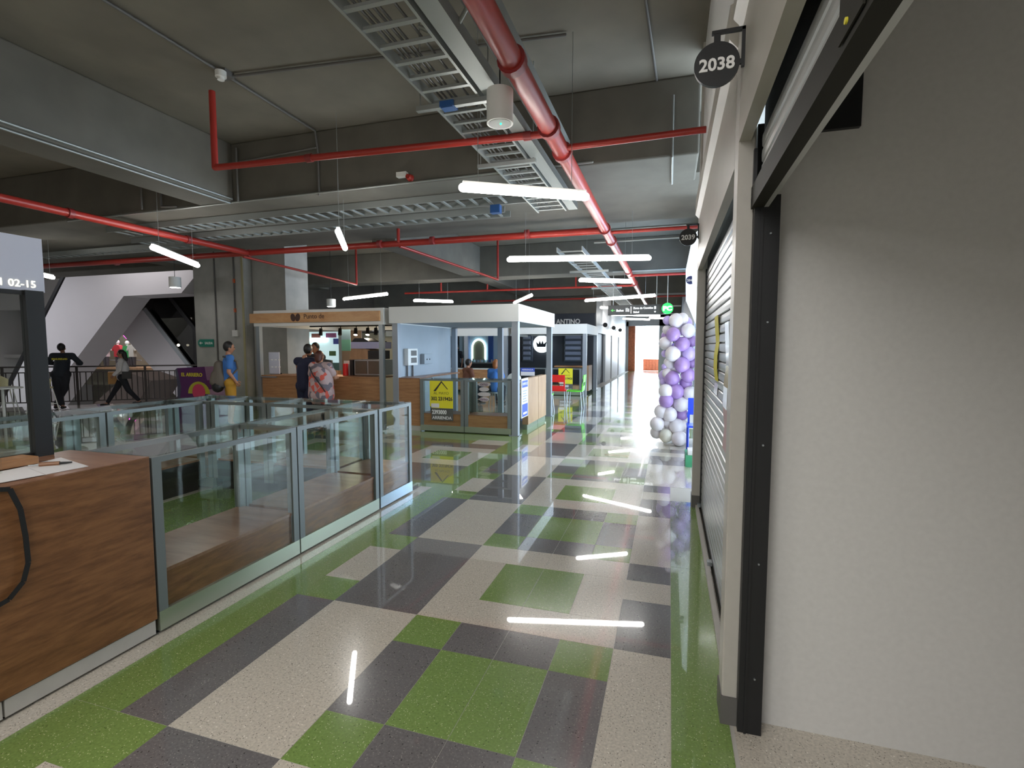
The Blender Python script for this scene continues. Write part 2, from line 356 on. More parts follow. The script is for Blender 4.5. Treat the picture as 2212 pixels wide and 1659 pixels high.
# posters taped on the shutter
def poster(y0, y1, z0, z1, m, label, nm='poster'):
    o = thing(nm, label, 'poster', (.333, (y0+y1)/2, z0))
    n = 6; mb = MB()
    for i in range(n):
        za = z0+(z1-z0)*i/n; zb = z0+(z1-z0)*(i+1)/n; dx = .008*math.sin(i*1.9); dx2 = .008*math.sin((i+1)*1.9)
        mb.prism([(.330+dx, y0, za), (.330+dx, y1, za), (.330+dx2, y1, zb), (.330+dx2, y0, zb)], (.002, 0, 0), mi=m[i])
    mb.build('sheet', PM, o); return o
M_gold = mat('gold_foil', (.55, .42, .10), .25, metal=.4); M_pinkp = mat('pink_print', (.62, .42, .45), .5); M_clearp = mat('glossy_film', (.65, .65, .62), .12)
PM = [M_gold, M_pinkp, M_clearp, M_yel]
poster(3.20, 3.42, 1.02, 1.80, [1, 1, 2, 0, 2, 2], 'tall shiny poster strip in film taped to the closed shutter, nearer one')
poster(3.92, 4.20, 1.30, 1.88, [2, 3, 3, 3, 3, 3], 'yellow poster on the closed shutter, beyond the shiny strip')
# half-raised shutter of the open shop nearest the camera
rs = thing('roller_shutter', 'raised roller shutter with dark bottom bar over the open shop at right', 'shutter', (.335, .6, 2.2))
MB().prism([(.300, -2.8, 2.205), (.300, -2.8, 2.290), (.318, -2.8, 2.315), (.345, -2.8, 2.315), (.345, -2.8, 2.205)], (0, 5.085, 0)).build('bottom_bar', M_bar, rs)
MB().prism([(.345, -2.8, 2.205), (.362, -2.8, 2.205), (.362, -2.8, 2.225), (.345, -2.8, 2.225)], (0, 5.085, 0)).build('seal_strip', M_slat2, rs)
sl = None
for i in range(3):
    if sl is None: sl = MB().prism([(.336, -2.8, 2.318), (.331, -2.8, 2.324), (.330, -2.8, 2.345), (.331, -2.8, 2.366), (.336, -2.8, 2.371), (.342, -2.8, 2.371), (.342, -2.8, 2.318)], (0, 5.06, 0)).build('slat', M_slat2, rs)
    else: c = sl.copy(); COL.objects.link(c); c.location = (0, 0, i*.058)
box('roll_housing', .338, -2.8, 2.492, .40, 2.27, 2.75, M_black, rs)  # black colour stands for the shade in the gap above the slats
MB().box(.312, 2.262, 0, .405, 2.345, 2.25).box(.335, 2.256, 0, .345, 2.262, 2.2).build('guide_rail', M_black, rs)
MB().box(.305, 2.275, 2.25, .318, 2.30, 2.44).build('guide_tip', M_black, rs)
box('end_bracket', .300, 2.262, 2.222, .318, 2.284, 2.255, M_plast, rs); MB().tube((.309, 2.258, 2.239), (.309, 2.263, 2.239), .007, 12).build('bolt', M_black, rs)
for z in (.25, .75, 1.25, 1.75, 2.1): MB().tube((.372, 2.255, z), (.372, 2.263, z), .004, 8).build('screw', M_steel, rs)
MB().prism([(.298, 1.15, 2.22), (.298, 1.15, 2.33), (.298, 1.02, 2.33), (.298, 1.02, 2.22)], (-.004, 0, 0)).build('lock_plate', M_bar, rs)
for y, z in ((1.10, 2.30), (1.10, 2.24)): MB().tube((.290, y, z), (.296, y, z), .006, 10).build('rivet', M_txtY, rs)
tag(box('wall_box', .545, 2.325, 2.50, .685, 2.352, 2.76, M_black), 'black square opening cover on the grey wall above the raised shutter bar', 'wall box')

# number discs
def disc_sign(x, y, z, r, num, label, m=M_black, arm=True, tw=0.0):
    o = thing('number_sign', label, 'sign', (x, y, z))
    MB().tube((x, y-.008, z), (x, y+.008, z), r, 40).build('disc', m, o)
    if num: text('number', num, r*.78, (x, y-.0095, z-.004), FY, M_txtW, o, bold=r*.02)
    if arm:
        mb = MB().box(x-.012, y-.006, z+r-.01, x+.012, y+.006, z+r+.035).box(x-.02, y-.008, z+r+.03, .252, y+.008, z+r+.042)
        mb.box(.238, y-.008, z-.02, .252, y+.008, z+r+.042).box(x+r-.01, y-.006, z-.01, .245, y+.006, z+.008)
        mb.build('bracket', M_black, o)
    return o
disc_sign(.150, 2.20, 2.745, .083, '2038', 'round black number sign reading 2038 by the nearest pilaster')
disc_sign(.150, 5.42, 2.74, .083, '2039', 'round black number sign reading 2039 at the second shop')
M_dblue = mat('disc_blue', (.02, .03, .14), .4)
disc_sign(.275, 8.2, 2.66, .062, '2040', 'small round dark blue number sign reading 2040, farthest of the shop numbers', M_dblue, False)

# beyond the second shop: daylit glazed front on the right
struct(MB().box(.62, 14.8, 0, .75, 38, 4.6).box(.62, 9.4, 3.30, .75, 14.8, 4.6).box(.62, 8.6, 0, .75, 9.4, 4.6).build('wall_right_far', mat('far_wall_gray', (.20, .21, .24), .6)))
M_cyanw = mat('white_front', (.85, .88, .90), .6)
fr = thing('daylight_panel', 'glowing white angled panel standing in for daylight behind the balloons', 'sign', (.5, 9, 2.3))
MB().prism([(.30, 7.9, 2.62), (.28, 7.9, 3.25), (.60, 7.9, 3.6), (1.6, 7.9, 3.6), (1.6, 7.9, 1.7), (.60, 7.9, 1.9)], (0, 3.4, 0)).build('panel', mat('daylight_glow', (.9, .95, 1), .5, emit=.85, ecol=(.75, .88, 1)), fr)  # emission stands in for overexposed daylight; the panel itself is added
bb = thing('blue_chair', 'blue plastic chair behind the balloon column by the far shop', 'chair', (.48, 8.1, 0))
M_bp = mat('blue_plastic', (.01, .05, .60), .35)
MB().box(.27, 8.0, .44, .54, 8.35, .47).build('seat', M_bp, bb); MB().box(.29, 8.33, .60, .52, 8.36, .86).box(.29, 8.33, .47, .32, 8.36, .60).box(.49, 8.33, .47, .52, 8.36, .60).box(.27, 8.0, .60, .29, 8.36, .63).build('backrest', M_bp, bb)
for lx in (.29, .51):
    for ly in (8.02, 8.34): tube('leg', (lx, ly, 0), (lx, ly, .44), .014, M_bp, bb, 8)
gb = thing('storage_crate', 'low green crate with papers behind the balloons', 'crate', (.42, 7.5, 0))
MB().box(.24, 7.3, 0, .60, 7.75, .16).build('crate_body', mat('crate_green', (.06, .35, .18), .5), gb); box('papers', .27, 7.34, .16, .55, 7.6, .22, M_paper, gb)

# ------------------------------------------------------------------ wood counter and display cases
def case(x0, y0, x1, y1, front, label, group, glass_z=.36, top=1.04, kick=.13, w=.055, wood_m=M_wood, kick_m=M_kick, mid=None, lbl_top=None):
    """front: side where the wood band and kick plate face ('+x','-y','-x')"""
    o = thing('display_case', label, 'display case', ((x0+x1)/2, (y0+y1)/2, 0), 0, group)
    g = .004
    x0 += g; y0 += g; x1 -= g; y1 -= g
    for (px, py) in ((x0, y0), (x1-w, y0), (x0, y1-w), (x1-w, y1-w)): box('post', px, py, kick, px+w, py+w, top-.012, M_alu, o)
    mb = MB()
    for z in (top-.045,):
        mb.box(x0+w, y0, z, x1-w, y0+.025, z+.033).box(x0+w, y1-.025, z, x1-w, y1, z+.033).box(x0, y0+w, z, x0+.025, y1-w, z+.033).box(x1-.025, y0+w, z, x1, y1-w, z+.033)
    mb.build('top_rail', M_alu, o)
    MB().box(x0, y0, top-.010, x1, y1, top).build('glass_top', M_glass, o)
    sides = {'+x': (x1-.014, y0+w, x1-.008, y1-w), '-x': (x0+.008, y0+w, x0+.014, y1-w), '-y': (x0+w, y0+.008, x1-w, y0+.014), '+y': (x0+w, y1-.014, x1-w, y1-.008)}
    for s, (a, b, c, d) in sides.items():
        if s == front: MB().box(a, b, kick+.01, c, d, top-.045).build('glass_pane', M_glass, o)
        else: MB().box(a, b, glass_z, c, d, top-.045).build('glass_pane', M_glass, o)
    MB().box(x0+.02, y0+.02, glass_z-.02, x1-.02, y1-.02, glass_z).build('shelf', M_woodT, o)
    for s, (a, b, c, d) in sides.items():
        m = wood_m if s == front else M_dark
        i = .012 if s == front else 0
        if s in ('+x', '-x'): sg = -1 if s == '+x' else 1; MB().box(min(a+sg*i, a+sg*(i+.012)), b, kick, max(a+sg*i, a+sg*(i+.012)), d, glass_z-.02).build('wood_panel' if s == front else 'back_panel', m, o)
        else: sg = 1 if s == '-y' else -1; MB().box(a, min(b+sg*i, b+sg*(i+.012)), kick, c, max(b+sg*i, b+sg*(i+.012)), glass_z-.02).build('wood_panel' if s == front else 'back_panel', m, o)
    f = {'+x': (x1-.05, y0, x1+.001, y1), '-x': (x0-.001, y0, x0+.05, y1), '-y': (x0, y0-.001, x1, y0+.05), '+y': (x0, y1-.05, x1, y1+.001)}.get(front)
    MB().box(f[0], f[1], .018, f[2], f[3], kick).build('kick_plate', kick_m, o)
    MB().box(x0+.06, y0+.06, 0, x1-.06, y1-.06, kick-.01).build('plinth', M_dark, o)
    return o
GR1 = 'glass cases around the near kiosk'
case(-3.35, 2.08, -2.765, 3.245, '+x', 'grey framed glass display case next to the near wooden counter', GR1)
case(-3.35, 3.25, -2.765, 4.40, '+x', 'grey framed glass display case, middle one of the corridor side', GR1)
M_kb = mat('kick_bluish', (.45, .55, .62), .25, metal=.7)
case(-3.35, 4.42, -2.765, 5.09, '+x', 'short glass display case at the far corridor corner of the near kiosk', GR1, kick_m=M_kb)
case(-4.25, 4.52, -3.36, 5.09, '+y', 'glass display case on far side of near kiosk, beside the corner case', GR1)
case(-5.05, 4.52, -4.26, 5.09, '+y', 'glass display case on far side of near kiosk, left one of the two', GR1)
case(-5.66, 4.52, -5.06, 5.09, '-y', 'small glass display case in the far left corner of the near kiosk', GR1)
case(-5.66, 3.45, -5.13, 4.50, '-x', 'glass display case on back side of near kiosk, far one', GR1)
case(-5.66, 2.40, -5.13, 3.44, '-x', 'glass display case on back side of near kiosk, near one', GR1)
ct = thing('wood_counter', 'brown wood-grain service counter at lower left with papers on it', 'counter', (-3.05, .9, 0))
box('front_panel', -2.79, -.6, .10, -2.765, 2.068, 1.035, M_wood, ct, bev=.002)
MB().box(-3.40, -.6, 1.015, -2.79, 2.068, 1.04).box(-2.79, -.6, 1.035, -2.765, 2.068, 1.04).build('worktop', M_woodT, ct)
for (a, b) in ((-.6, 1.36), (1.37, 2.06)): MB().box(-2.80, a, .015, -2.772, b, .095).build('plinth', M_frame, ct)
box('side_panel', -3.38, 2.045, .02, -2.79, 2.068, 1.015, M_wood, ct); box('inner_panel', -3.40, -.6, .02, -3.38, 2.068, 1.015, M_dark, ct)
# things on the counter
pp = [(-3.20, 1.90), (-2.83, 1.80), (-2.84, 1.62), (-3.14, 1.70)]
tag(MB().prism([(x_, y_, 1.041) for x_, y_ in pp], (0, 0, .002)).build('paper_sheet', M_paper), 'white paper sheet on wooden counter, the one under the pen', 'paper')
pp = [(-3.12, 1.69), (-2.83, 1.61), (-2.86, 1.38), (-3.10, 1.46)]
tag(MB().prism([(x_, y_, 1.0435) for x_, y_ in pp], (0, 0, .0015)).build('paper_sheet', M_paper), 'white paper sheet on wooden counter, at the left edge of view', 'paper')
pen = thing('pen', 'brown pen with dark clip lying on the white paper', 'pen', (-3.03, 1.76, 1.05))
MB().tube((-3.06, 1.72, 1.052), (-3.0, 1.775, 1.052), .011, 10).build('barrel', mat('pen_brown', (.25, .12, .06), .3), pen); MB().tube((-3.0, 1.775, 1.052), (-2.965, 1.81, 1.052), .007, 10, r2=.004).build('clip', M_black, pen)
MB().tube((-3.09, 1.69, 1.052), (-3.06, 1.72, 1.052), .003, 8).build('tip', M_steel, pen)
tag(box('wooden_block', -3.26, 1.56, 1.0455, -3.13, 1.76, 1.085, M_woodO, bev=.004), 'small tan wooden block on the counter under the glass screen', 'block')
tag(MB().tube((-3.07, 1.55, 1.0455), (-3.07, 1.55, 1.12), .022, 14).build('drinking_glass', M_glass), 'small clear glass on the counter at left edge', 'glass')
st = thing('shoulder_strap', 'black strap hanging down the wooden counter front at left edge', 'strap', (-2.755, 1.4, .6))
pts = [(-2.752, 1.36, 1.045), (-2.748, 1.43, 1.03), (-2.748, 1.462, .93), (-2.75, 1.475, .80), (-2.75, 1.478, .68), (-2.75, 1.455, .60), (-2.75, 1.40, .545), (-2.75, 1.34, .53)]
mb = MB()
for i in range(len(pts)-1):
    a, b = Vector(pts[i]), Vector(pts[i+1]); d = (b-a).normalized(); n_ = Vector((0, -d.z, d.y))*.010
    mb.prism([a-n_, b-n_, b+n_, a+n_], (.004, 0, 0))
mb.build('webbing', M_black, st)
# framed glass screen with light sign standing on the counter
sc = thing('counter_screen', 'black framed glass screen with pale phone-number sign above, on the counter', 'screen', (-3.38, 1.7, 1.04))
MB().box(-3.395, 1.87, 1.04, -3.345, 1.955, 1.96).build('post', M_black, sc)
MB().box(-3.395, .9, 1.04, -3.36, 1.87, 1.065).build('bottom_rail', M_black, sc); MB().box(-3.39, .9, 1.935, -3.355, 1.87, 1.957).build('top_rail', M_black, sc)
MB().box(-3.377, .9, 1.065, -3.372, 1.87, 1.935).build('glass_pane', M_glass, sc)
sgn = MB().box(-3.46, .8, 1.957, -3.385, 1.985, 2.255).build('sign_box', mat('sign_pale', (.62, .66, .80), .4), sc)
text('phone_number', 'Cels 321 02-15', .055, (-3.383, 1.945, 1.995), FX, mat('sign_text', (1, .95, .75), .4, emit=1.2), sgn, align='RIGHT')

# ------------------------------------------------------------------ kiosks
def canopy_posts(o, pts, h, w=.1, m=M_steel):
    for (x_, y_) in pts:
        p = box('post', x_, y_, .01, x_+w, y_+w, h, m, o); box('foot_plate', x_-.03, y_-.03, 0, x_+w+.03, y_+w+.03, .01, m, p)
k1 = thing('coffee_kiosk', 'coffee kiosk with orange wooden fascia and grey posts', 'kiosk', (-7.0, 10.4, 0))
canopy_posts(k1, [(-8.60, 8.92), (-5.56, 8.92), (-8.60, 11.8), (-5.56, 11.8)], 2.10, .09)
MB().box(-8.63, 8.90, 2.10, -5.43, 8.94, 2.17).box(-8.63, 8.90, 2.37, -5.43, 8.94, 2.43).box(-5.50, 8.90, 2.17, -5.43, 8.94, 2.37).box(-8.63, 8.94, 2.10, -8.58, 11.9, 2.43).box(-5.48, 8.94, 2.10, -5.43, 11.9, 2.43).box(-8.63, 11.86, 2.10, -5.43, 11.9, 2.43).build('canopy_frame', M_white, k1)
fz = box('wood_fascia', -8.70, 8.86, 2.17, -5.50, 8.90, 2.37, M_woodS, k1)
MB().box(-8.58, 8.94, 2.36, -5.48, 11.86, 2.40).build('canopy_ceiling', M_woodP, k1)
# coffee bean mark
bean = MB()
for s in (-1, 1): bean.prism([(-7.50+s*.06+math.cos(a)*.06+s*.01*math.sin(a), 8.857, 2.27+math.sin(a)*.082) for a in [i*PI/10 for i in range(20)]], (0, -.003, 0))
bean.build('bean_mark', M_txtB, fz); text('lettering', 'Punto de', .14, (-7.04, 8.857, 2.285), FY, M_txtB, fz)
ctr = MB().box(-8.5, 8.95, .10, -5.58, 8.98, 1.02).build('counter_front', M_woodO, k1); MB().box(-8.5, 8.93, 1.02, -5.58, 9.55, 1.045).build('worktop', M_woodO, k1)
MB().box(-8.5, 8.98, 0, -5.58, 9.02, .10).build('plinth', M_frame, k1); MB().box(-8.52, 8.915, .995, -8.1, 8.95, 1.02).build('steel_edge', M_steel, k1)
MB().box(-8.58, 9.0, 0, -8.54, 11.8, 1.02).build('side_panel', M_woodO, k1); MB().box(-8.55, 11.82, 0, -7.9, 11.86, 2.1).build('back_panel', mat('kiosk_brown', (.20, .14, .10), .6), k1)
# track lights
tr = thing('track_light', 'black spotlight track under the coffee kiosk canopy', 'light', (-6.6, 9.5, 2.05))
box('track', -7.75, 9.6, 2.10, -5.6, 9.64, 2.13, M_black, tr)
M_spot = mat('spot_lens', (1, 1, 1), .4, emit=26, ecol=(1, .85, .65))
for i, (x_, lit) in enumerate(((-7.45, 0), (-6.95, 0), (-6.55, 1), (-6.25, 1), (-6.05, 0))):
    h = MB().tube((x_, 9.62, 2.10), (x_, 9.62, 2.05), .01, 8).tube((x_, 9.60, 2.06), (x_+.02, 9.56, 1.92), .035, 14, r2=.042).build('spot_head', M_black, tr)
    if lit: area('spot_light', (x_+.022, 9.55, 1.905), .07, .07, 16, rot=(-.35, 0, 0), color=(1, .82, .6))
    if lit: MB().tube((x_+.0205, 9.558, 1.919), (x_+.021, 9.556, 1.914), .038, 14).build('lens', M_spot, h)
def tthing(nm, lb, ct_, loc): return thing(nm, lb, ct_, loc)
o = tthing('menu_board', 'pale grey price board on left of the coffee counter', 'menu board', (-8.52, 9.2, 1.045))
MB().box(-8.72+.2, 9.18, 1.06, -8.24+.2-.2, 9.20, 1.54).build('board', mat('board_gray', (.60, .62, .72), .4), o)
for j in range(2):
    for i in range(3): box('price_card', -8.46+i*.10, 9.175, 1.20+j*.16, -8.41+i*.10, 9.18, 1.225+j*.16, M_txtW, o)
MB().box(-8.53, 9.21, 1.05, -8.23, 9.24, 1.08).build('board_foot', M_black, o)
o = tthing('cash_screen', 'dark point-of-sale screen on the coffee counter right of the couple', 'monitor', (-7.0, 9.25, 1.045))
MB().prism([(-7.15, 9.22, 1.12), (-6.86, 9.16, 1.12), (-6.90, 9.20, 1.37), (-7.12, 9.26, 1.39)], (0, .05, 0)).build('screen', M_black, o); MB().box(-7.06, 9.22, 1.045, -6.94, 9.36, 1.12).build('stand', M_black, o)
o = tthing('espresso_machine', 'espresso machine with tan sides and bean hoppers on the coffee kiosk box', 'coffee machine', (-6.15, 9.5, 1.38))
MB().prism([(-6.52, 9.3, 1.40), (-6.05, 9.3, 1.40), (-6.02, 9.3, 1.60), (-6.45, 9.3, 1.66)], (0, .4, 0)).build('machine_body', M_woodP, o)
MB().box(-6.46, 9.28, 1.62, -5.75, 9.72, 1.76).build('machine_top', mat('machine_lilac', (.55, .55, .80), .3, metal=.3), o)
MB().prism([(-6.46, 9.3, 1.76), (-6.38, 9.3, 1.84), (-6.15, 9.3, 1.84), (-6.05, 9.3, 1.78), (-5.85, 9.3, 1.78), (-5.85, 9.3, 1.76)], (0, .4, 0)).build('cup_rack', M_black, o)
MB().box(-6.05, 9.28, 1.40, -5.72, 9.6, 1.58).build('grinder', M_black, o)
o = tthing('steel_cabinet', 'stainless steel box cabinet on the coffee counter under the espresso machine', 'cabinet', (-6.1, 9.5, 1.045))
MB().box(-6.40, 9.30, 1.06, -5.72, 9.75, 1.385).build('cabinet_body', M_steel, o); MB().box(-6.37, 9.29, 1.09, -6.09, 9.30, 1.36).build('door', mat('dark_steel', (.16, .15, .12), .3, metal=.6), o); MB().box(-6.05, 9.29, 1.09, -5.75, 9.30, 1.36).build('door', MATS['dark_steel'], o)
MB().box(-6.50, 9.28, 1.05, -6.42, 9.5, 1.38).build('side_trim', M_black, o)
o = tthing('soft_drink_stand', 'small red and white drink stand on coffee counter left of the steel cabinet', 'stand', (-6.6, 9.3, 1.045))
MB().tube((-6.62, 9.3, 1.045), (-6.62, 9.3, 1.30), .06, 14, r2=.05).build('stand_body', M_redp, o); MB().box(-6.70, 9.36, 1.045, -6.52, 9.38, 1.36).build('back_card', M_white, o)
tag(MB().tube((-6.80, 9.2, 1.045), (-6.80, 9.2, 1.16), .035, 12, r2=.045).build('paper_cup', M_woodP), 'tan paper cup on the coffee counter beside the point-of-sale screen', 'cup')
tag(MB().tube((-6.90, 9.05, 1.045), (-6.90, 9.05, 1.062), .10, 20, r2=.12).build('plate', M_woodP), 'shallow tan plate on the coffee counter edge', 'plate')
o = tthing('banner', 'pale blue and green hanging banner behind the coffee kiosk track lights', 'banner', (-7.7, 10.9, 1.6))
MB().box(-7.86, 10.9, 1.84, -7.60, 10.91, 2.09, 0).build('banner_upper', mat('banner_blue', (.30, .48, .58), .5), o); MB().box(-7.86, 10.9, 1.56, -7.60, 10.91, 1.84).build('banner_lower', mat('banner_green', (.20, .52, .40), .5), o)
# lit fridge / shop seen through the coffee kiosk
o = tthing('lit_display', 'bright lit food display with coloured pictures seen behind the coffee kiosk', 'display', (-10.4, 12.6, .2))
MB().box(-11.6, 12.60, 1.2, -8.6, 12.66, 2.10).build('back_panel', mat('display_white', (.6, .75, .75), .5, emit=.55, ecol=(.7, .95, 1)), o)
box('light_strip', -11.0, 12.54, 1.84, -9.55, 12.58, 1.885, mat('strip_cyan', (.9, 1, 1), .5, emit=6, ecol=(.8, 1, 1)), o)
for i, (x_, z_, w_, h_, c_) in enumerate(((-9.6, 1.93, .35, .13, (.55, .15, .35)), (-9.35, 1.74, .30, .16, (.12, .14, .6)), (-9.0, 1.72, .24, .16, (.5, .05, .2)), (-10.6, 1.93, .4, .12, (.25, .18, .05)), (-10.1, 1.93, .3, .12, (.3, .1, .08)), (-9.5, 1.40, .22, .14, (.15, .25, .1)), (-9.05, 1.30, .16, .2, (.05, .05, .06)))):
    box('picture', x_, 12.58, z_, x_+w_, 12.60, z_+h_, mat('pic%d' % i, c_, .5), o)
MB().box(-11.6, 12.5, .2, -8.6, 12.9, 1.2).build('counter', mat('counter_teal', (.15, .25, .24), .5), o); MB().box(-11.9, 12.50, 2.10, -8.0, 12.72, 2.35).build('header', mat('header_tan', (.45, .38, .34), .5), o)
o = tthing('kiosk_wall', 'plain grey partition behind the coffee machine', 'partition', (-7.2, 12.6, 0))
MB().box(-8.5, 12.6, 0, -5.9, 12.68, 2.05).build('panel', mat('part_olive', (.36, .34, .27), .6), o); MB().box(-7.6, 12.55, 1.95, -6.0, 12.60, 2.10).build('top_rail', M_white, o)

# white kiosk for rent
k2 = thing('white_kiosk', 'white canopied empty kiosk with rental signs, in the centre', 'kiosk', (-3.97, 10.4, 0))
M_wlit = M_white
MB().box(-5.31, 8.90, 2.12, -2.64, 8.94, 2.44).box(-2.68, 8.94, 2.12, -2.64, 11.92, 2.44).box(-5.31, 11.88, 2.12, -2.68, 11.92, 2.44).box(-5.31, 8.94, 2.12, -5.27, 11.88, 2.44).build('canopy', M_wlit, k2)
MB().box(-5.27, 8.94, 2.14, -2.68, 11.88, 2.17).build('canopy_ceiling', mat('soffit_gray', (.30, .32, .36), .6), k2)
text('letter', 'C', .13, (-2.638, 11.75, 2.32), FX, M_txtK, k2)
canopy_posts(k2, [(-2.78, 8.93), (-5.26, 8.93), (-2.80, 11.76), (-4.03, 11.78), (-5.26, 11.78)], 2.12, .12, mat('post_gray', (.33, .36, .40), .4, metal=.4))
MB().box(-5.32, 9.05, 0, -5.27, 11.78, 2.12).build('side_wall', M_bluew, k2)
for x_, y_, z0, z1, w_, nm, m in ((0, 9.40, 1.27, 1.62, .42, 'meter_box', M_plast), (0, 10.13, 1.28, 1.50, .40, 'switch_box', M_bluew)):
    b = box(nm, -5.27, y_, z0, -5.17, y_+w_, z1, m, k2, bev=.006)
    if nm == 'meter_box':
        box('window', -5.17, y_+.12, z0+.20, -5.165, y_+.36, z0+.31, M_foot, b); box('window', -5.17, y_+.12, z0+.05, -5.165, y_+.36, z0+.16, M_foot, b)
    else:
        for q_ in (.12, .25): MB().tube((-5.17, y_+q_, z0+.10), (-5.163, y_+q_, z0+.10), .018, 10).build('socket', M_black, b)
for y_ in (9.48, 9.72): tube('conduit', (-5.24, y_, 1.02), (-5.24, y_, 1.27), .018, M_foot, k2, 8)
MB().box(-5.25, 8.95, .10, -4.68, 9.0, 1.02).build('wood_front', M_woodO, k2); MB().box(-5.25, 8.95, 1.02, -4.68, 9.5, 1.045).build('worktop', M_woodT, k2); MB().box(-5.25, 9.5, 1.0, -5.0, 11.7, 1.03).build('side_shelf', M_woodT, k2); MB().box(-5.25, 8.96, 0, -4.68, 9.0, .10).build('plinth', M_frame, k2)
for (a, b) in ((9.72, 10.55), (10.57, 11.25)):
    MB().box(-2.80, a, .10, -2.68, b, 1.03).build('wood_panel', M_woodP, k2); MB().box(-2.80, a, .0, -2.70, b, .10).build('plinth', M_kick, k2)
GR2 = 'glass cases of the white kiosk'
case(-4.67, 8.93, -3.735, 9.45, '-y', 'glass case of the white kiosk carrying the yellow rental poster', GR2, wood_m=M_woodO, w=.07)
case(-3.73, 8.93, -2.79, 9.45, '-y', 'glass case of the white kiosk beside its front right corner post', GR2, wood_m=M_woodO, w=.07)
def yellow_sign(x, y, z, s, label):
    o = thing('rental_sign', label, 'sign', (x, y, z))
    w = .49*s; h = .50*s
    sh_ = MB().box(x, y, z, x+w, y+.003, z+h).box(x+.03*s, y, z-.07*s, x+w, y+.003, z).build('sheet', M_yel, o)
    box('phone_band', x+.03*s, y-.002, z-.02*s, x+.20*s, y, z+.06*s, M_paper, sh_)
    box('lower_band', x+.03*s, y-.001, z-.27*s, x+w, y+.003, z-.03*s, mat('band_gray', (.10, .10, .095), .5), sh_)
    MB().prism([(x+.08*s, y-.002, z+.30*s), (x+.13*s, y-.002, z+.30*s), (x+.25*s, y-.002, z+.46*s), (x+.25*s, y-.002, z+.50*s)], (0, -.001, 0)).prism([(x+.25*s, y-.002, z+.50*s), (x+.25*s, y-.002, z+.47*s), (x+.37*s, y-.002, z+.34*s), (x+.39*s, y-.002, z+.34*s)], (0, -.001, 0)).build('roof_mark', M_txtK, sh_)
    text('lettering', 'AL MAYO', .075*s, (x+.245*s, y-.002, z+.26*s), FY, mat('txt_olive', (.30, .27, .03), .5), sh_)
    text('phone_text', '302 2319426', .10*s, (x+.255*s, y-.002, z+.15*s), FY, M_txtK, sh_, sx=.86, bold=.002)
    text('number_text', '2393000', .11*s, (x+.20*s, y-.003, z-.11*s), FY, M_txtW, sh_, sx=.8, bold=.003)
    text('word_text', 'ARRIENDA', .085*s, (x+.255*s, y-.003, z-.22*s), FY, M_txtW, sh_, sx=1.0, bold=.001)
    return o
yellow_sign(-4.45, 8.922, .50, 1.0, 'yellow rental poster with roof mark on the white kiosk front glass')
o = thing('pill_sign', 'pale pink rounded lettered board inside the white kiosk front case', 'sign', (-3.35, 8.97, .60))
for i in range(4):
    z_ = .95-i*.095; MB().prism([(-3.47+.13+math.cos(a)*(.13 if i % 2 == 0 else .10), 8.965, z_+math.sin(a)*.042) for a in [j*PI/8 for j in range(16)]], (0, .012, 0)).build('plate', mat('pill_pink', (.62, .52, .55), .5), o)
text('lettering', 'oma', .09, (-3.34, 8.963, .95), FY, mat('txt_plum', (.12, .03, .10), .5), o); text('lettering', 'timo', .08, (-3.34, 8.963, .665), FY, mat('txt_plum', (.12, .03, .10), .5), o)
o = thing('standing_sign', 'tall narrow blue and white sign on the corridor side of the white kiosk', 'sign', (-2.66, 9.4, .3))
MB().box(-2.675, 9.16, .30, -2.655, 9.62, 1.05).build('sign_board', M_plast, o)
MB().box(-2.655, 9.20, .88, -2.652, 9.58, 1.01).build('header_band', M_blue, o); MB().box(-2.655, 9.20, .32, -2.652, 9.58, .56).build('footer_band', M_blue, o)
text('lettering', 'ARRIENDO', .075, (-2.65, 9.39, .945), FX, M_txtW, o); 
for i in range(5): box('text_line', -2.655, 9.25, .80-i*.05, -2.652, 9.53-.05*(i % 2), .82-i*.05, mat('line_gray', (.35, .38, .45), .5), o)
MB().box(-2.652, 9.26, .36, -2.650, 9.52, .40).build('white_box', M_txtW, o)

# third kiosk farther down, same white canopy
k3 = thing('white_kiosk', 'farther white canopied kiosk beyond the red and green chairs', 'kiosk', (-4.0, 18.3, 0))
MB().box(-5.3, 17.0, 2.10, -2.66, 17.05, 2.43).box(-2.71, 17.05, 2.10, -2.66, 19.7, 2.43).box(-5.3, 19.65, 2.1, -2.71, 19.7, 2.43).build('canopy', M_white, k3)
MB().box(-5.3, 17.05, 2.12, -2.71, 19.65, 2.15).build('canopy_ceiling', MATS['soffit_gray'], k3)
canopy_posts(k3, [(-2.80, 17.02), (-5.3, 17.02), (-2.80, 19.55)], 2.10, .13, MATS['post_gray'])
MB().box(-2.82, 17.9, .1, -2.72, 18.7, 1.0).build('wood_panel', M_woodP, k3); MB().box(-3.9, 17.6, .95, -2.85, 18.0, 1.0).build('worktop', M_woodO, k3)
GR3 = 'glass cases of the farther white kiosk'
case(-4.0, 17.03, -2.83, 17.55, '-y', 'glass case of the farther white kiosk behind the chairs', GR3, wood_m=M_woodP, w=.07, top=.94)
case(-5.18, 17.03, -4.02, 17.55, '-y', 'glass case of the farther white kiosk with a blue sign in it', GR3, wood_m=M_woodP, w=.07, top=.94)
yellow_sign(-3.62, 17.02, .43, 1.0, 'yellow rental poster on the farther white kiosk behind the chairs')
o = thing('rental_sign', 'small blue and white sign on farther kiosk case', 'sign', (-4.7, 17.0, .7)); MB().box(-4.96, 17.0, .80, -4.46, 17.02, .93).build('band', M_blue, o); MB().box(-4.96, 17.0, .66, -4.46, 17.02, .80).build('lower_band', M_paper, o); text('lettering', 'ARRIENDA', .085, (-4.71, 16.998, .865), FY, M_txtW, o)
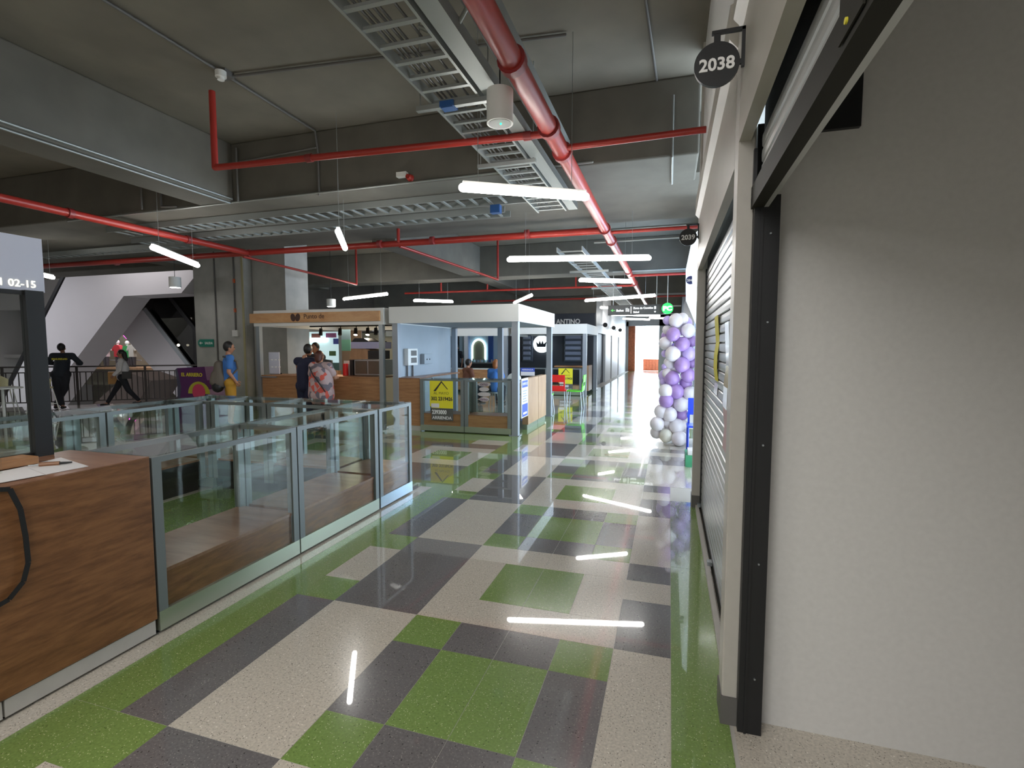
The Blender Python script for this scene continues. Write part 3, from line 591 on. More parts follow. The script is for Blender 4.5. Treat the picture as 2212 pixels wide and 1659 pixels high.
k4 = thing('white_kiosk', 'white canopied kiosk seen behind the centre kiosk, left of the farther one', 'kiosk', (-7.2, 18.3, 0))
MB().box(-9.0, 17.0, 2.05, -5.45, 17.05, 2.36).box(-5.5, 17.05, 2.05, -5.45, 19.7, 2.36).build('canopy', M_white, k4); canopy_posts(k4, [(-9.0, 17.02), (-5.6, 17.02), (-7.1, 17.02)], 2.05, .13, MATS['post_gray'])
MB().box(-8.9, 17.1, .1, -5.6, 17.2, .85).build('wood_front', M_woodO, k4); MB().box(-8.9, 17.1, .85, -5.6, 17.6, .88).build('worktop', M_white, k4)

# shops along the back, X<-2.9, Y=20.9
struct(box('wall_shops_upper', -13.3, 20.86, 3.04, -2.9, 20.9, 4.6, M_beam))
bw = struct(MB().box(-13.3, 20.9, 0, -2.9, 21.05, 4.6).build('wall_shops_back', mat('dark_shopfront', (.055, .06, .075), .5)))
fa = thing('shop_fascia', 'dark blue shop fascia with pale letters above the farther kiosk', 'fascia', (-3.8, 20.8, 2.4))
MB().box(-5.0, 20.80, 2.42, -2.92, 20.88, 3.02).build('board', M_navy, fa); text('lettering', 'ANTINO', .27, (-4.03, 20.79, 2.70), FY, M_txtW, fa, sx=.95, ext=.02, bold=.006)
rd = thing('crown_sign', 'round glowing white sign with dark crown mark on the dark shopfront', 'sign', (-5.2, 20.7, 1.77))
MB().tube((-5.15, 20.90, 1.78), (-5.15, 20.74, 1.78), .36, 40).build('disc', mat('disc_glow', (1, 1, 1), .5, emit=1.6, ecol=(.85, .97, 1)), rd)
MB().prism([(-5.33, 20.735, 1.66), (-4.97, 20.735, 1.66), (-4.93, 20.735, 1.88), (-5.05, 20.735, 1.78), (-5.10, 20.735, 1.93), (-5.16, 20.735, 1.78), (-5.22, 20.735, 1.93), (-5.27, 20.735, 1.78), (-5.38, 20.735, 1.88)], (0, -.01, 0)).build('crown', M_navy, rd)
for nm_, xs, lb in (('product_shelf', (-5.95, -5.60), 'narrow shelf rack of pale goods left of the crown sign'), ('product_shelf', (-4.15, -3.45), 'wide shelf rack of pale goods right of the crown sign')):
    o = thing(nm_, lb, 'shelf', ((xs[0]+xs[1])/2, 20.7, 1.1))
    box('frame', xs[0]-.05, 20.78, 1.05, xs[1]+.05, 20.88, 2.15, mat('shelf_frame', (.12, .14, .18), .5), o)
    for i in range(5): box('shelf_board', xs[0], 20.62, 1.10+i*.22, xs[1], 20.78, 1.12+i*.22, M_alu, o); box('goods', xs[0]+.03, 20.66, 1.12+i*.22, xs[1]-.03, 20.76, 1.24+i*.22, mat('goods_lilac', (.32, .36, .48), .5), o)
o = thing('mirror_station', 'arched lit mirror between blue curtains behind the centre kiosk', 'mirror', (-7.9, 20.7, .9))
arc = [(-7.97+math.cos(a)*.30, 20.75, 1.62+math.sin(a)*.36) for a in [i*PI/14 for i in range(15)]]
MB().path([(-7.67, 20.75, 1.1)]+arc+[(-8.27, 20.75, 1.1)], .035, 8).build('light_arc', mat('arc_glow', (.9, 1, 1), .5, emit=5, ecol=(.75, 1, 1)), o)
MB().box(-8.9, 20.80, .9, -6.9, 20.86, 2.2).build('wall_panel', mat('panel_skyblue', (.36, .48, .58), .5), o); MB().prism([(-7.68, 20.78, 1.1)]+[(x_*1, 20.78, z_) for x_, y_, z_ in arc]+[(-8.26, 20.78, 1.1)], (0, .01, 0)).build('mirror_glass', mat('mirror_olive', (.16, .16, .11), .3), o)
for x_ in (-8.62, -7.50): box('curtain', x_, 20.68, .9, x_+.20, 20.78, 2.25, mat('curtain_blue', (.02, .08, .30), .5), o)
o = thing('worktable', 'dark counter full of bottles under the arched mirror', 'table', (-7.8, 20.3, 0)); MB().box(-8.7, 20.2, 0, -6.8, 20.6, .95).build('table_body', M_dark, o); MB().box(-8.5, 20.15, .95, -6.9, 20.6, 1.0).build('table_top', M_foot, o)
for i in range(9): MB().tube((-8.4+i*.17, 20.3, 1.0), (-8.4+i*.17, 20.3, 1.10+.03*(i % 3)), .03, 8).build('bottle', mat('bot%d' % (i % 3), [(.1, .1, .1), (.3, .25, .2), (.08, .2, .15)][i % 3], .4), o)

# corridor left wall beyond, dark doorways
lw = struct(MB().box(-3.1, 21.05, 2.25, -2.9, 36, 4.6).box(-3.1, 21.05, 0, -2.9, 21.6, 2.25).box(-3.1, 24.2, 0, -2.9, 26.4, 2.25).box(-3.1, 27.0, 0, -2.9, 30.2, 2.25).box(-3.1, 30.8, 0, -2.9, 36, 2.25).build('wall_left_corridor', mat('bright_white_wall', (.82, .84, .86), .5)))
for i, (a, b) in enumerate(((21.6, 24.2), (26.4, 27.0), (30.2, 30.8))): struct(box('door_%d' % (i+1), -3.06, a, 0, -3.0, b, 2.25, M_navy))
# end of the corridor
struct(MB().box(-3.5, 36.0, 0, -2.75, 36.2, 3.4).box(-.72, 36.0, 0, .75, 36.2, 4.6).box(-3.5, 36.0, 3.1, .75, 36.2, 4.6).build('wall_far', mat('far_gray', (.50, .50, .52), .6)))
br = struct(MB().box(-2.75, 36.05, -.01, -2.30, 36.35, 3.1).box(-2.30, 37.6, 0, -.72, 37.7, .02).build('wall_brick', M_brick))
bmb = MB()
for r_ in range(34):
    for c_ in range(3):
        x0 = -2.75+c_*.2-(.1 if r_ % 2 else 0); a, b = max(x0, -2.75), min(x0+.19, -2.305)
        if b-a > .02: bmb.box(a, 36.035, r_*.09, b, 36.05, r_*.09+.08)
for r_ in range(9):
    for c_ in range(7):
        bmb.box(-1.80+c_*.21, 37.40, r_*.09, -1.80+c_*.21+.2, 37.5, r_*.09+.08)
bmb.build('brick', M_brick, br, kind='stuff')
struct(box('wall_parapet', -1.80, 37.5, 0, -.3, 37.7, .80, M_brick))

# ------------------------------------------------------------------ pipes, trays and conduits
def pipe(name, pts, r, label, m=M_red, couplings=(), n=16):
    o = thing(name, label, 'pipe', pts[0])
    mb = MB()
    for a, b in zip(pts, pts[1:]): mb.tube(a, b, r, n); mb.ball(b, r, 12, 8)
    mb.build('pipe_run', m, o)
    for c in couplings:
        d = c[1]; p = Vector(c[0]); v = Vector(d)*.035
        MB().tube(p-v, p+v, r*1.28, n).build('coupling', M_redc, o)
    return o
PX = -1.07
pipe('sprinkler_main', [(PX, -1, 3.6), (PX, 26, 3.6)], .078, 'thick red sprinkler main pipe running along the corridor ceiling', couplings=[((PX, y, 3.6), (0, 1, 0)) for y in (3.45, 4.55, 5.15, 8.6, 9.6, 13.5, 16.0, 20)])
pipe('sprinkler_branch', [(-4.77, 4.46, 4.4), (-4.77, 4.46, 3.6), (PX, 4.68, 3.6)], .033, 'red branch pipe with a vertical drop, left of the white cylinder lamp', couplings=[((-3.6, 4.53, 3.6), (1, 0, 0)), ((-1.3, 4.67, 3.6), (1, 0, 0))])
pipe('sprinkler_branch', [(PX, 5.05, 3.6), (.26, 5.01, 3.6)], .030, 'short red branch pipe from main pipe to the right wall')
pipe('sprinkler_cross_main', [(-14.6, 8.5, 3.6), (PX, 8.72, 3.6)], .058, 'long red pipe crossing the ceiling from left to the main pipe', couplings=[((x, 8.6, 3.6), (1, 0, 0)) for x in (-12.2, -8.4, -5.3, -4.2, -2.4)])
pipe('sprinkler_left_main', [(-8.4, -1, 3.6), (-8.4, 8.56, 3.6)], .058, 'red pipe at the upper left running away to the long cross pipe', couplings=[((-8.4, y, 3.6), (0, 1, 0)) for y in (5.3, 7.2)])
pipe('sprinkler_branch', [(PX, 9.0, 3.62), (.55, 9.0, 3.62)], .03, 'dark red short pipe behind the 2039 sign')
pipe('sprinkler_branch', [(-4.9, 8.65, 3.55), (-4.3, 12.6, 3.4), (-4.3, 12.6, 4.5)], .028, 'thin red diagonal pipe rising to the slab above the white kiosk')
pipe('sprinkler_branch', [(-8.6, 8.65, 3.55), (-8.4, 12.4, 3.4), (-8.4, 12.4, 4.5)], .028, 'thin red diagonal pipe rising above the coffee kiosk')
pipe('sprinkler_branch', [(-4.9, 8.6, 3.6), (-4.9, 8.6, 3.85)], .03, 'red stub rising from the long cross pipe')
for i, (yy, x0, x1, lb) in enumerate(((14.0, PX, .6, 'red pipe far right, first beyond the long lamp'), (20.0, -8, .6, 'thin red cross pipe just above the directional sign'), (24.5, -5.5, .0, 'red cross pipe above the dark blue fascia'), (16.2, -9.0, PX, 'thin red cross pipe above the centre kiosk'))):
    pipe('sprinkler_branch', [(x0, yy, 3.55), (x1, yy, 3.55)], .035, lb)
for (x_, y_, lb) in ((-7.6, 16.2, 'left'), (-5.9, 16.2, 'middle'), (-2.9, 16.2, 'right')):
    pipe('sprinkler_drop', [(x_, y_, 3.55), (x_, y_, 4.6)], .03, 'red vertical drop to the cross pipe above the kiosks, %s one' % lb)
def tray(axis, c0, w, a0_, a1_, z, label, pitch=.20, h=.09, m=M_tray):
    o = thing('cable_tray', label, 'cable tray', ((c0+w/2, a0_, z) if axis == 'y' else (a0_, c0+w/2, z)))
    for c in (c0, c0+w-.02):
        if axis == 'y': MB().box(c, a0_, z, c+.02, a1_, z+h).build('side_rail', m, o)
        else: MB().box(a0_, c, z, a1_, c+.02, z+h).build('side_rail', m, o)
    first = None; n = int((a1_-a0_)/pitch)
    for i in range(n):
        if first is None:
            a = a0_+.1
            first = (MB().box(c0+.02, a, z+.01, c0+w-.02, a+.035, z+.03) if axis == 'y' else MB().box(a, c0+.02, z+.01, a+.035, c0+w-.02, z+.03)).build('rung', m, o)
        else:
            c = first.copy(); COL.objects.link(c); c.location = (0, i*pitch, 0) if axis == 'y' else (i*pitch, 0, 0)
    return o
t = tray('y', -1.90, .43, .6, 7.4, 3.62, 'wide galvanised ladder cable tray along the ceiling, left of red main', m=M_galv)
for y in (3.88, 5.27): 
    MB().box(-2.03, y, 3.58, -1.38, y+.045, 3.618).build('support_channel', M_galv, t)
    for x in (-2.0, -1.41): tube('hanger_rod', (x, y+.02, 3.6), (x, y+.02, 4.6), .006, M_galv, t, 6)
mb = MB()
for i, dx in enumerate((.07, .10, .15, .19, .30)):
    mb.tube((-1.88+dx, .6, 3.665), (-1.88+dx+.02*math.sin(i), 7.4, 3.665), .009, 6)
mb.build('cables', M_foot, t, kind='stuff')
t = tray('y', -1.44, .13, .6, 7.4, 3.63, 'narrow solid cable channel beside the wide ladder tray'); MB().box(-1.42, .6, 3.63, -1.33, 7.4, 3.64).build('channel_base', M_tray, t)
t = tray('y', -1.38, .22, .6, 6.0, 3.95, 'narrow ladder cable tray closest to the red main pipe', pitch=.3)
t = tray('y', -2.1, .5, 9.6, 24.0, 3.45, 'ladder cable tray continuing down the far corridor ceiling', pitch=.35, m=M_galv)
for y in (12.0, 15.5, 19.0): MB().box(-2.3, y, 3.40, -1.4, y+.05, 3.445).build('support_channel', M_galv, t)
tray('x', 6.55, .42, -9.5, -1.95, 3.66, 'ladder cable tray crossing under the big concrete beam, nearer one', pitch=.21)
tray('x', 7.35, .30, -10.0, -2.4, 3.66, 'ladder cable tray crossing under the big concrete beam, farther one', pitch=.21)
tray('x', 8.0, .30, -14.0, -8.9, 3.70, 'ladder cable tray at the left beyond the red left pipe', pitch=.25)
def conduit(pts, r, label, m=M_foot, boxes=()):
    o = thing('conduit', label, 'conduit', pts[0]); MB().path(pts, r, 6).build('tube_run', m, o)
    for b in boxes: box('junction_box', b[0]-.06, b[1]-.06, b[2]-.03, b[0]+.06, b[1]+.06, b[2]+.03, m, o)
conduit([(-4.62, 2.5, 4.57), (-4.62, 3.9, 4.57), (-4.65, 7.18-1.2, 4.57), (-4.65, 6.03, 4.3), (-4.65, 6.03, 3.74)], .016, 'dark conduit along slab left of the red drop pipe', boxes=[(-4.62, 4.5, 4.57)])
conduit([(-4.62, 4.55, 4.57), (-1.0, 4.9, 4.57)], .015, 'dark conduit crossing the slab from the junction box to the trays')
conduit([(-6.12, 6.0, 4.3), (-4.65, 5.98, 4.35)], .014, 'short dark conduit at top of the beam face')
conduit([(-6.13, 1, 3.80), (-6.13, 6.0, 3.80)], .016, 'metal conduit along bottom edge of the left concrete beam, upper one', M_galv)
conduit([(-6.17, 1, 3.745), (-6.17, 6.0, 3.745)], .014, 'metal conduit along bottom edge of the left concrete beam, lower one', M_galv)
conduit([(-9.6, 6.02, 3.74), (-.9, 6.02, 3.78)], .014, 'thin metal conduit along lower edge of the big beam', M_galv)
conduit([(-6.0, 5.98, 4.5), (-6.0, 5.98, 3.76)], .016, 'dark vertical conduit on the big beam by the left beam')
conduit([(-7.9, 6.0, 4.4), (-7.9, 6.0, 3.8)], .016, 'dark vertical conduit on big beam, left bay, near one'); conduit([(-7.5, 6.0, 4.4), (-7.5, 6.0, 3.8), (-7.2, 6.0, 3.78)], .016, 'dark bent conduit on big beam in the left bay')
conduit([(-.95, 2.6, 4.57), (-.30, 3.6, 4.57), (-.2, 6.0, 4.57)], .014, 'dark conduit along slab right of red main pipe')
conduit([(-1.1, 2.9, 4.57), (.2, 2.75, 4.57)], .016, 'dark conduit crossing to the right near the top of view')
conduit([(-.02, 6.02, 4.4), (-.02, 6.02, 3.745), (-.02, 7.0, 3.745)], .012, 'thin conduit on big beam at right', M_galv)
for i, (yy, zz) in enumerate(((9.45, 3.72), (9.6, 3.80), (13.9, 3.66), (10.4, 3.75))):
    conduit([(-1.5, yy, zz), (.55, yy, zz)], .02, ['grey conduit behind the 2039 sign, nearest', 'grey conduit behind the 2039 sign, upper', 'grey conduit at the far right before the daylight', 'grey conduit behind the 2039 sign, lower'][i], M_galv)
tag(MB().tube((-4.6, 4.42, 4.50), (-4.6, 4.42, 4.56), .055, 20).tube((-4.6, 4.42, 4.47), (-4.6, 4.42, 4.50), .035, 16).build('smoke_detector', M_plast), 'round white smoke detector on the slab by the dark conduit', 'detector')
o = thing('fire_alarm', 'small red and white alarm on the big beam face', 'alarm', (-3.3, 6.0, 3.85)); MB().tube((-3.25, 6.04, 3.83), (-3.25, 5.96, 3.83), .05, 14, r2=.03).build('siren', M_red, o); box('base', -3.42, 5.97, 3.84, -3.28, 6.04, 3.90, M_plast, o)
o = thing('junction_box', 'blue junction box on the wide ladder tray', 'junction box', (-2.0, 3.8, 3.9)); box('body', -1.81, 3.86, 3.575, -1.69, 3.96, 3.62, mat('jb_blue', (.02, .09, .28), .4), o); box('cover', -1.80, 3.87, 3.57, -1.70, 3.95, 3.575, MATS['jb_blue'], o)
o = thing('junction_box', 'blue junction box below the nearer cross tray', 'junction box', (-2.4, 6.9, 3.6)); box('body', -2.45, 6.85, 3.53, -2.31, 6.95, 3.64, MATS['jb_blue'], o); box('cover', -2.44, 6.845, 3.54, -2.32, 6.85, 3.63, MATS['jb_blue'], o)
# flexible duct hose between trays and pipe
o = thing('flexible_conduit', 'pale flexible conduit looping from the trays over the red main', 'conduit', (-1.3, 3.2, 4.0))
MB().path([(-1.62, 3.15, 3.75), (-1.50, 3.2, 3.70), (-1.38, 3.17, 3.68), (-1.24, 3.05, 3.73), (-1.0, 2.9, 3.95), (-.8, 2.75, 4.25), (-.7, 2.65, 4.6)], .014, 8).build('hose', M_galv, o)

# ------------------------------------------------------------------ lamps
def soffit(x, y):
    for yy in (14.2, 20.3, 26.4, 32.5):
        if yy-.02 < y < yy+.77: return 3.70
    if 6.05 < y < 7.0: return 3.76
    if 7.0 <= y < 9.35: return 3.86
    return 4.6
def lamp(p, q, label, z=3.10, r=.038):
    p = (p[0]*.89, p[1]*.89); q = (q[0]*.89, q[1]*.89)
    p = Vector((p[0], p[1], z)); q = Vector((q[0], q[1], z)); d = (q-p).normalized()
    o = thing('linear_lamp', label, 'lamp', ((p.x+q.x)/2, (p.y+q.y)/2, z), 0, 'white linear pendant lamps')
    MB().tube(p, q, r, 16).ball(p, r, 14, 8).ball(q, r, 14, 8).build('diffuser', M_tube, o)
    s = Vector((-d.y, d.x, 0))*r*.55; a = p+Vector((0, 0, r)); b = q+Vector((0, 0, r))
    MB().prism([a-s, b-s, b+s, a+s], (0, 0, .02)).build('housing', M_plast, o)
    for f in (.12, .88):
        c = a.lerp(b, f); tube('suspension_wire', c, (c.x, c.y, soffit(c.x, c.y)), .003, M_galv, o, 5)
lamp((-2.06, 4.93), (-.91, 5.62), 'nearest and largest white linear lamp, under the ladder tray')
lamp((-2.90, 9.15), (-.40, 9.75), 'long white linear lamp crossing the corridor, second from the camera')
lamp((-2.12, 12.45), (-.97, 13.1), 'short white linear lamp in the corridor just beyond the long one')
lamp((-2.85, 17.9), (-.50, 16.8), 'long white linear lamp above the hanging directional sign')
lamp((-2.75, 21.2), (-2.2, 21.8), 'stubby looking white linear lamp left of the directional sign')
lamp((-2.85, 25.9), (-.55, 27.6), 'long white linear lamp seen just below the directional sign')
lamp((-4.51, 6.24), (-5.15, 7.3), 'short foreshortened white linear lamp above the near kiosk')
lamp((-8.14, 6.33), (-9.05, 7.95), 'slanted white linear lamp at left by the concrete column')
lamp((-10.6, 14.9), (-8.35, 13.9), 'white linear lamp above the coffee kiosk')
lamp((-8.57, 16.1), (-7.5, 16.9), 'white linear lamp over the gap between the two front kiosks')
lamp((-5.50, 18.0), (-4.2, 15.6), 'slanted small white linear lamp above the centre white kiosk')
lamp((-13.3, 7.5), (-13.85, 8.3), 'small white linear lamp at the far left beside the pale sign')
lamp((-2.6, 30.0), (-1.2, 31.2), 'farthest white linear lamp at the corridor end, left')
lamp((-1.1, 29.5), (-.2, 30.3), 'farthest white linear lamp at the corridor end, right')
lamp((-1.3, .35), (-.2, .85), 'white linear lamp over the camera position')
lamp((-4.3, .5), (-3.4, 1.2), 'white linear lamp over the wooden counter, just above the view')
def cyl(x, y, z0, r, h, label, lit):
    o = thing('cylinder_downlight', label, 'lamp', (x, y, z0), 0, 'white cylinder downlights')
    MB().tube((x, y, z0), (x, y, z0+h), r, 28).build('housing', M_plast, o)
    MB().tube((x, y, z0-.002), (x, y, z0+.004), r*.86, 24).build('diffuser', M_tube if lit else mat('diffuser_off', (.33, .33, .32), .5), o)
    tube('stem', (x, y, z0+h), (x, y, soffit(x, y)), .006, M_black, o, 6)
    if not lit: MB().ball((x+.01, y-.01, z0-.006), .006, 8, 6).build('indicator', mat('led_green', (0, 1, .4), .5, emit=10), o)
cyl(-1.26, 3.75, 3.33, .100, .24, 'big unlit white cylinder downlight with green dot near the camera', False)
cyl(-11.55, 9.5, 3.10, .13, .25, 'lit white cylinder downlight left of the concrete column', True)
cyl(-9.7, 13.0, 2.86, .13, .22, 'lit white cylinder downlight above the coffee kiosk', True)
cyl(-11.1, 12.0, 2.90, .13, .22, 'lit white cylinder downlight right of the concrete column', True)
# hanging signs down the corridor
hs = thing('directional_sign', 'black hanging directional sign with white words in the far corridor', 'sign', (-1.2, 17.4, 2.7))
MB().box(-2.02, 17.40, 2.72, -.25, 17.46, 3.05).build('board', mat('sign_black', (.02, .022, .022), .4), hs)
MB().prism([(-1.93, 17.395, 2.88), (-1.85, 17.395, 2.93), (-1.85, 17.395, 2.89), (-1.78, 17.395, 2.89), (-1.78, 17.395, 2.87), (-1.85, 17.395, 2.87), (-1.85, 17.395, 2.83)], (0, -.004, 0)).build('arrow', mat('arrow_green', (.1, .5, .1), .5, emit=.4), hs)
MW = mat('lit_text', (1, 1, 1), .5, emit=.8)
text('lettering', 'Baños', .10, (-1.62, 17.395, 2.87), FY, MW, hs, bold=.003); text('lettering', 'Zona de Comidas', .088, (-.87, 17.395, 2.94), FY, MW, hs, bold=.003); text('lettering', 'Salud', .088, (-1.09, 17.395, 2.81), FY, MW, hs, bold=.003)
MB().box(-1.27, 17.39, 2.77, -1.25, 17.4, 3.0).box(-1.43, 17.39, 2.83, -1.41, 17.4, 2.92).box(-1.39, 17.39, 2.83, -1.37, 17.4, 2.92).box(-1.35, 17.39, 2.83, -1.32, 17.4, 2.90).tube((-1.42, 17.39, 2.94), (-1.42, 17.4, 2.94), .013, 8).tube((-1.38, 17.39, 2.94), (-1.38, 17.4, 2.94), .013, 8).tube((-1.335, 17.39, 2.92), (-1.335, 17.4, 2.92), .013, 8).box(-.52, 17.39, 2.90, -.46, 17.4, 2.99).prism([(-.52, 17.39, 2.82), (-.49, 17.39, 2.78), (-.46, 17.39, 2.82), (-.475, 17.39, 2.84), (-.49, 17.39, 2.83), (-.505, 17.39, 2.84)], (0, .01, 0)).build('pictograms', MW, hs)
for x in (-1.85, -.45): tube('hanger_rod', (x, 17.43, 3.05), (x, 17.43, 4.6), .012, M_white, hs, 6)
gs = thing('round_sign', 'round glowing green hanging sign with white marks at right of directional sign', 'sign', (-.10, 16.9, 2.87))
MB().tube((-.10, 16.92, 2.87), (-.10, 16.85, 2.87), .175, 32).build('disc', mat('green_glow', (.02, .75, .12), .4, emit=.9, ecol=(.02, .8, .12)), gs); text('lettering', 'PC', .19, (-.10, 16.845, 2.865), FY, mat('white_glow', (1, 1, 1), .5, emit=2), gs, sx=1.2, bold=.008)
tube('rod', (-.10, 16.88, 3.04), (-.10, 16.88, 4.6), .014, M_white, gs, 8)
for i, y in enumerate((22.5, 26.0, 29.5)):
    o = disc_sign(-2.72, y, 2.62, .10, '', 'small round black shop sign on left corridor wall, %s' % ['nearest', 'middle', 'farthest'][i], M_black, False); MB().box(-2.90, y-.008, 2.61, -2.80, y+.008, 2.63).build('bracket', M_black, o)

# ------------------------------------------------------------------ concrete column and its fittings
cl = thing('concrete_column', 'big square grey concrete column left of the coffee kiosk', 'column', (-11.0, 10.9, 0))
MB().rbox(-12.15, 10.5, 0, -10.45, 11.6, 4.6, .03).build('shaft', M_column, cl)
box('recess_pier', -10.42, 10.75, 0, -9.38, 11.6, 4.6, M_column, cl)
for x_, z0 in ((-11.38, 1.3), (-10.75, 2.05)): tube('conduit', (x_, 10.48, z0), (x_, 10.48, 4.6), .018, M_foot, cl, 8)
for z_ in (2.55, 3.3): box('orange_clip', -10.775, 10.465, z_, -10.725, 10.5, z_+.10, mat('clip_orange', (.7, .13, .03), .5), cl)
box('switch_plate', -10.84, 10.45, 1.93, -10.66, 10.5, 2.09, M_plast, cl)
box('edge_strip', -10.52, 10.485, 0, -10.46, 10.50, 4.6, mat('edge_tan', (.42, .38, .22), .7), cl)
es = thing('exit_sign', 'green exit sign reading SALIDA with left arrow on the concrete column', 'sign', (-11.77, 10.48, 1.76))
MB().prism([(-12.03+.06, 10.49, 1.66), (-12.03, 10.49, 1.72), (-12.03, 10.49, 1.80), (-12.03+.06, 10.49, 1.86), (-11.50, 10.49, 1.86), (-11.50, 10.49, 1.66)], (0, -.015, 0)).build('plate', M_sgreen, es)
text('lettering', 'SALIDA', .085, (-11.66, 10.473, 1.755), FY, M_txtW, es, sx=.95, bold=.002)
MB().prism([(-11.98, 10.472, 1.76), (-11.92, 10.472, 1.80), (-11.92, 10.472, 1.77), (-11.86, 10.472, 1.77), (-11.86, 10.472, 1.75), (-11.92, 10.472, 1.75), (-11.92, 10.472, 1.72)], (0, -.003, 0)).build('arrow', M_txtW, es)
# slim grey post between the kiosks
# ------------------------------------------------------------------ railing, escalators, shops across the void
rl = thing('guard_railing', 'dark metal railing with vertical bars along the atrium edge', 'railing', (-16.5, 10.6, 0))
Mr = mat('rail_metal', (.085, .075, .075), .4, metal=.5)
RA = Vector((-16.95, 9.40, 0)); RD = Vector((.766, .643, 0)); RN = Vector((-.643, .766, 0))
def rbar(t0, t1, z0, z1, w): 
    a = RA+RD*t0-RN*w/2; b = RA+RD*t1-RN*w/2
    return MB().prism([(a.x, a.y, z0), (b.x, b.y, z0), (b.x+RN.x*w, b.y+RN.y*w, z0), (a.x+RN.x*w, a.y+RN.y*w, z0)], (0, 0, z1-z0))
rbar(-3.9, 4.5, 1.08, 1.12, .06).build('handrail', Mr, rl); rbar(-3.9, 4.5, .93, .96, .03).build('upper_rail', Mr, rl); rbar(-3.9, 4.5, .10, .13, .03).build('lower_rail', Mr, rl)
for i in range(6): rbar(-3.8+i*1.62, -3.75+i*1.62, -.01, 1.08, .05).build('post', Mr, rl)
first = None
for i in range(62):
    if first is None: first = rbar(-3.85, -3.828, .13, .93, .02).build('baluster', Mr, rl)
    else: c = first.copy(); COL.objects.link(c); c.location = RD*i*.135
def sc_poly(pts, Y): k_ = Y/14.0; return [(x_*k_, Y, 1.65+(z_-1.65)*k_) for x_, z_ in pts]
e1 = thing('escalator', 'big white clad escalator body slanting up to the right across the atrium', 'escalator', (-21, 14, -2))
fr_ = lambda x_, z_, Y: (x_*Y/14, 13.6, 1.65+(z_-1.65)*Y/14)
MB().prism([fr_(-28.2, -2.2, 13.6), fr_(-24.75, -2.2, 14.6), fr_(-18.24, 3.43, 14.6), fr_(-15.6, 3.45, 14.6), fr_(-15.2, 4.9, 13.6), fr_(-22.2, 4.9, 13.6)], (0, 1.0, 0)).build('cladding', M_whiteS, e1)
MB().prism(sc_poly([(-28.6, -2.2), (-28.45, -2.2), (-22.3, 4.9), (-22.5, 4.9)], 13.7), (0, .1, 0)).build('handrail', M_black, e1)
e2 = thing('escalator', 'white escalator with dark glass side slanting down to the right', 'escalator', (-19, 15.2, -2))
MB().prism(sc_poly([(-20.2, 2.55), (-18.57, 3.05), (-13.9, -1.8), (-15.4, -1.8)], 15.2), (0, .4, 0)).build('cladding', M_whiteS, e2)
MB().prism(sc_poly([(-18.57, 3.12), (-18.2, 3.55), (-17.4, 3.5), (-12.9, -1.2), (-13.85, -1.75)], 15.3), (0, .04, 0)).build('glass_balustrade', M_dglass, e2)
MB().prism(sc_poly([(-17.45, 3.48), (-17.25, 3.48), (-12.75, -1.2), (-12.95, -1.2)], 15.25), (0, .12, 0)).build('handrail', M_black, e2)
MB().prism(sc_poly([(-18.65, 3.02), (-18.5, 3.12), (-13.85, -1.75), (-14.0, -1.80)], 15.15), (0, .06, 0)).build('edge_trim', M_steel, e2)
for a in (.25, .5, .75):
    p = Vector(sc_poly([(-18.0+a*4.0, 2.75-a*4.1)], 15.1)[0]); MB().ball(p, .05, 8, 6).build('side_light', mat('side_glow', (1, .9, .7), .5, emit=6), e2)
e3 = thing('escalator_underside', 'brown panelled lower escalator seen through the railing bars', 'escalator', (-18, 12, -3))
MB().prism([(-22.5, 12.4, -2.5), (-19.0, 12.4, -2.5), (-16.3, 12.4, .55), (-17.3, 12.4, .80)], (0, 1.1, 0)).build('cladding', mat('brown_panel', (.17, .13, .11), .5), e3); MB().prism([(-16.4, 12.3, -1), (-16.2, 12.3, -1), (-14.3, 12.3, .5), (-14.5, 12.3, .55)], (0, .1, 0)).build('handrail', M_black, e3)
# pale shop walls across the void
struct(MB().box(-40, 26, -4.2, -20, 26.2, 1.0).build('wall_atrium_shops', mat('olive_back', (.20, .19, .15), .6)))
struct(MB().box(-40, 20.5, 3.9, -28.5, 21.0, 5.6).box(-40, 21, 1.0, -31, 26, 1.2).build('wall_atrium_fascia', M_white))
sw = thing('clothing_shop', 'clothing shop front with pink neon seen between the escalators', 'shop', (-28, 20.5, -.2))
MB().box(-33, 20.6, -.5, -24, 20.7, 3.2).build('back_wall', mat('olive_wall', (.15, .15, .11), .6), sw); MB().box(-33, 19.0, .5, -24, 20.6, .62).build('display_base', M_woodP, sw)
MB().path([(-27.95, 19.9, 2.28), (-27.75, 19.9, 2.12), (-27.55, 19.9, 2.30), (-27.25, 19.9, 1.95)], .04, 8).build('neon_tube', mat('neon_pink', (1, .05, .7), .5, emit=7, ecol=(1, .05, .7)), sw)
MB().path([(-29.2, 19.6, .95), (-26.4, 19.6, .95)], .03, 6).build('rack_bar', M_steel, sw)
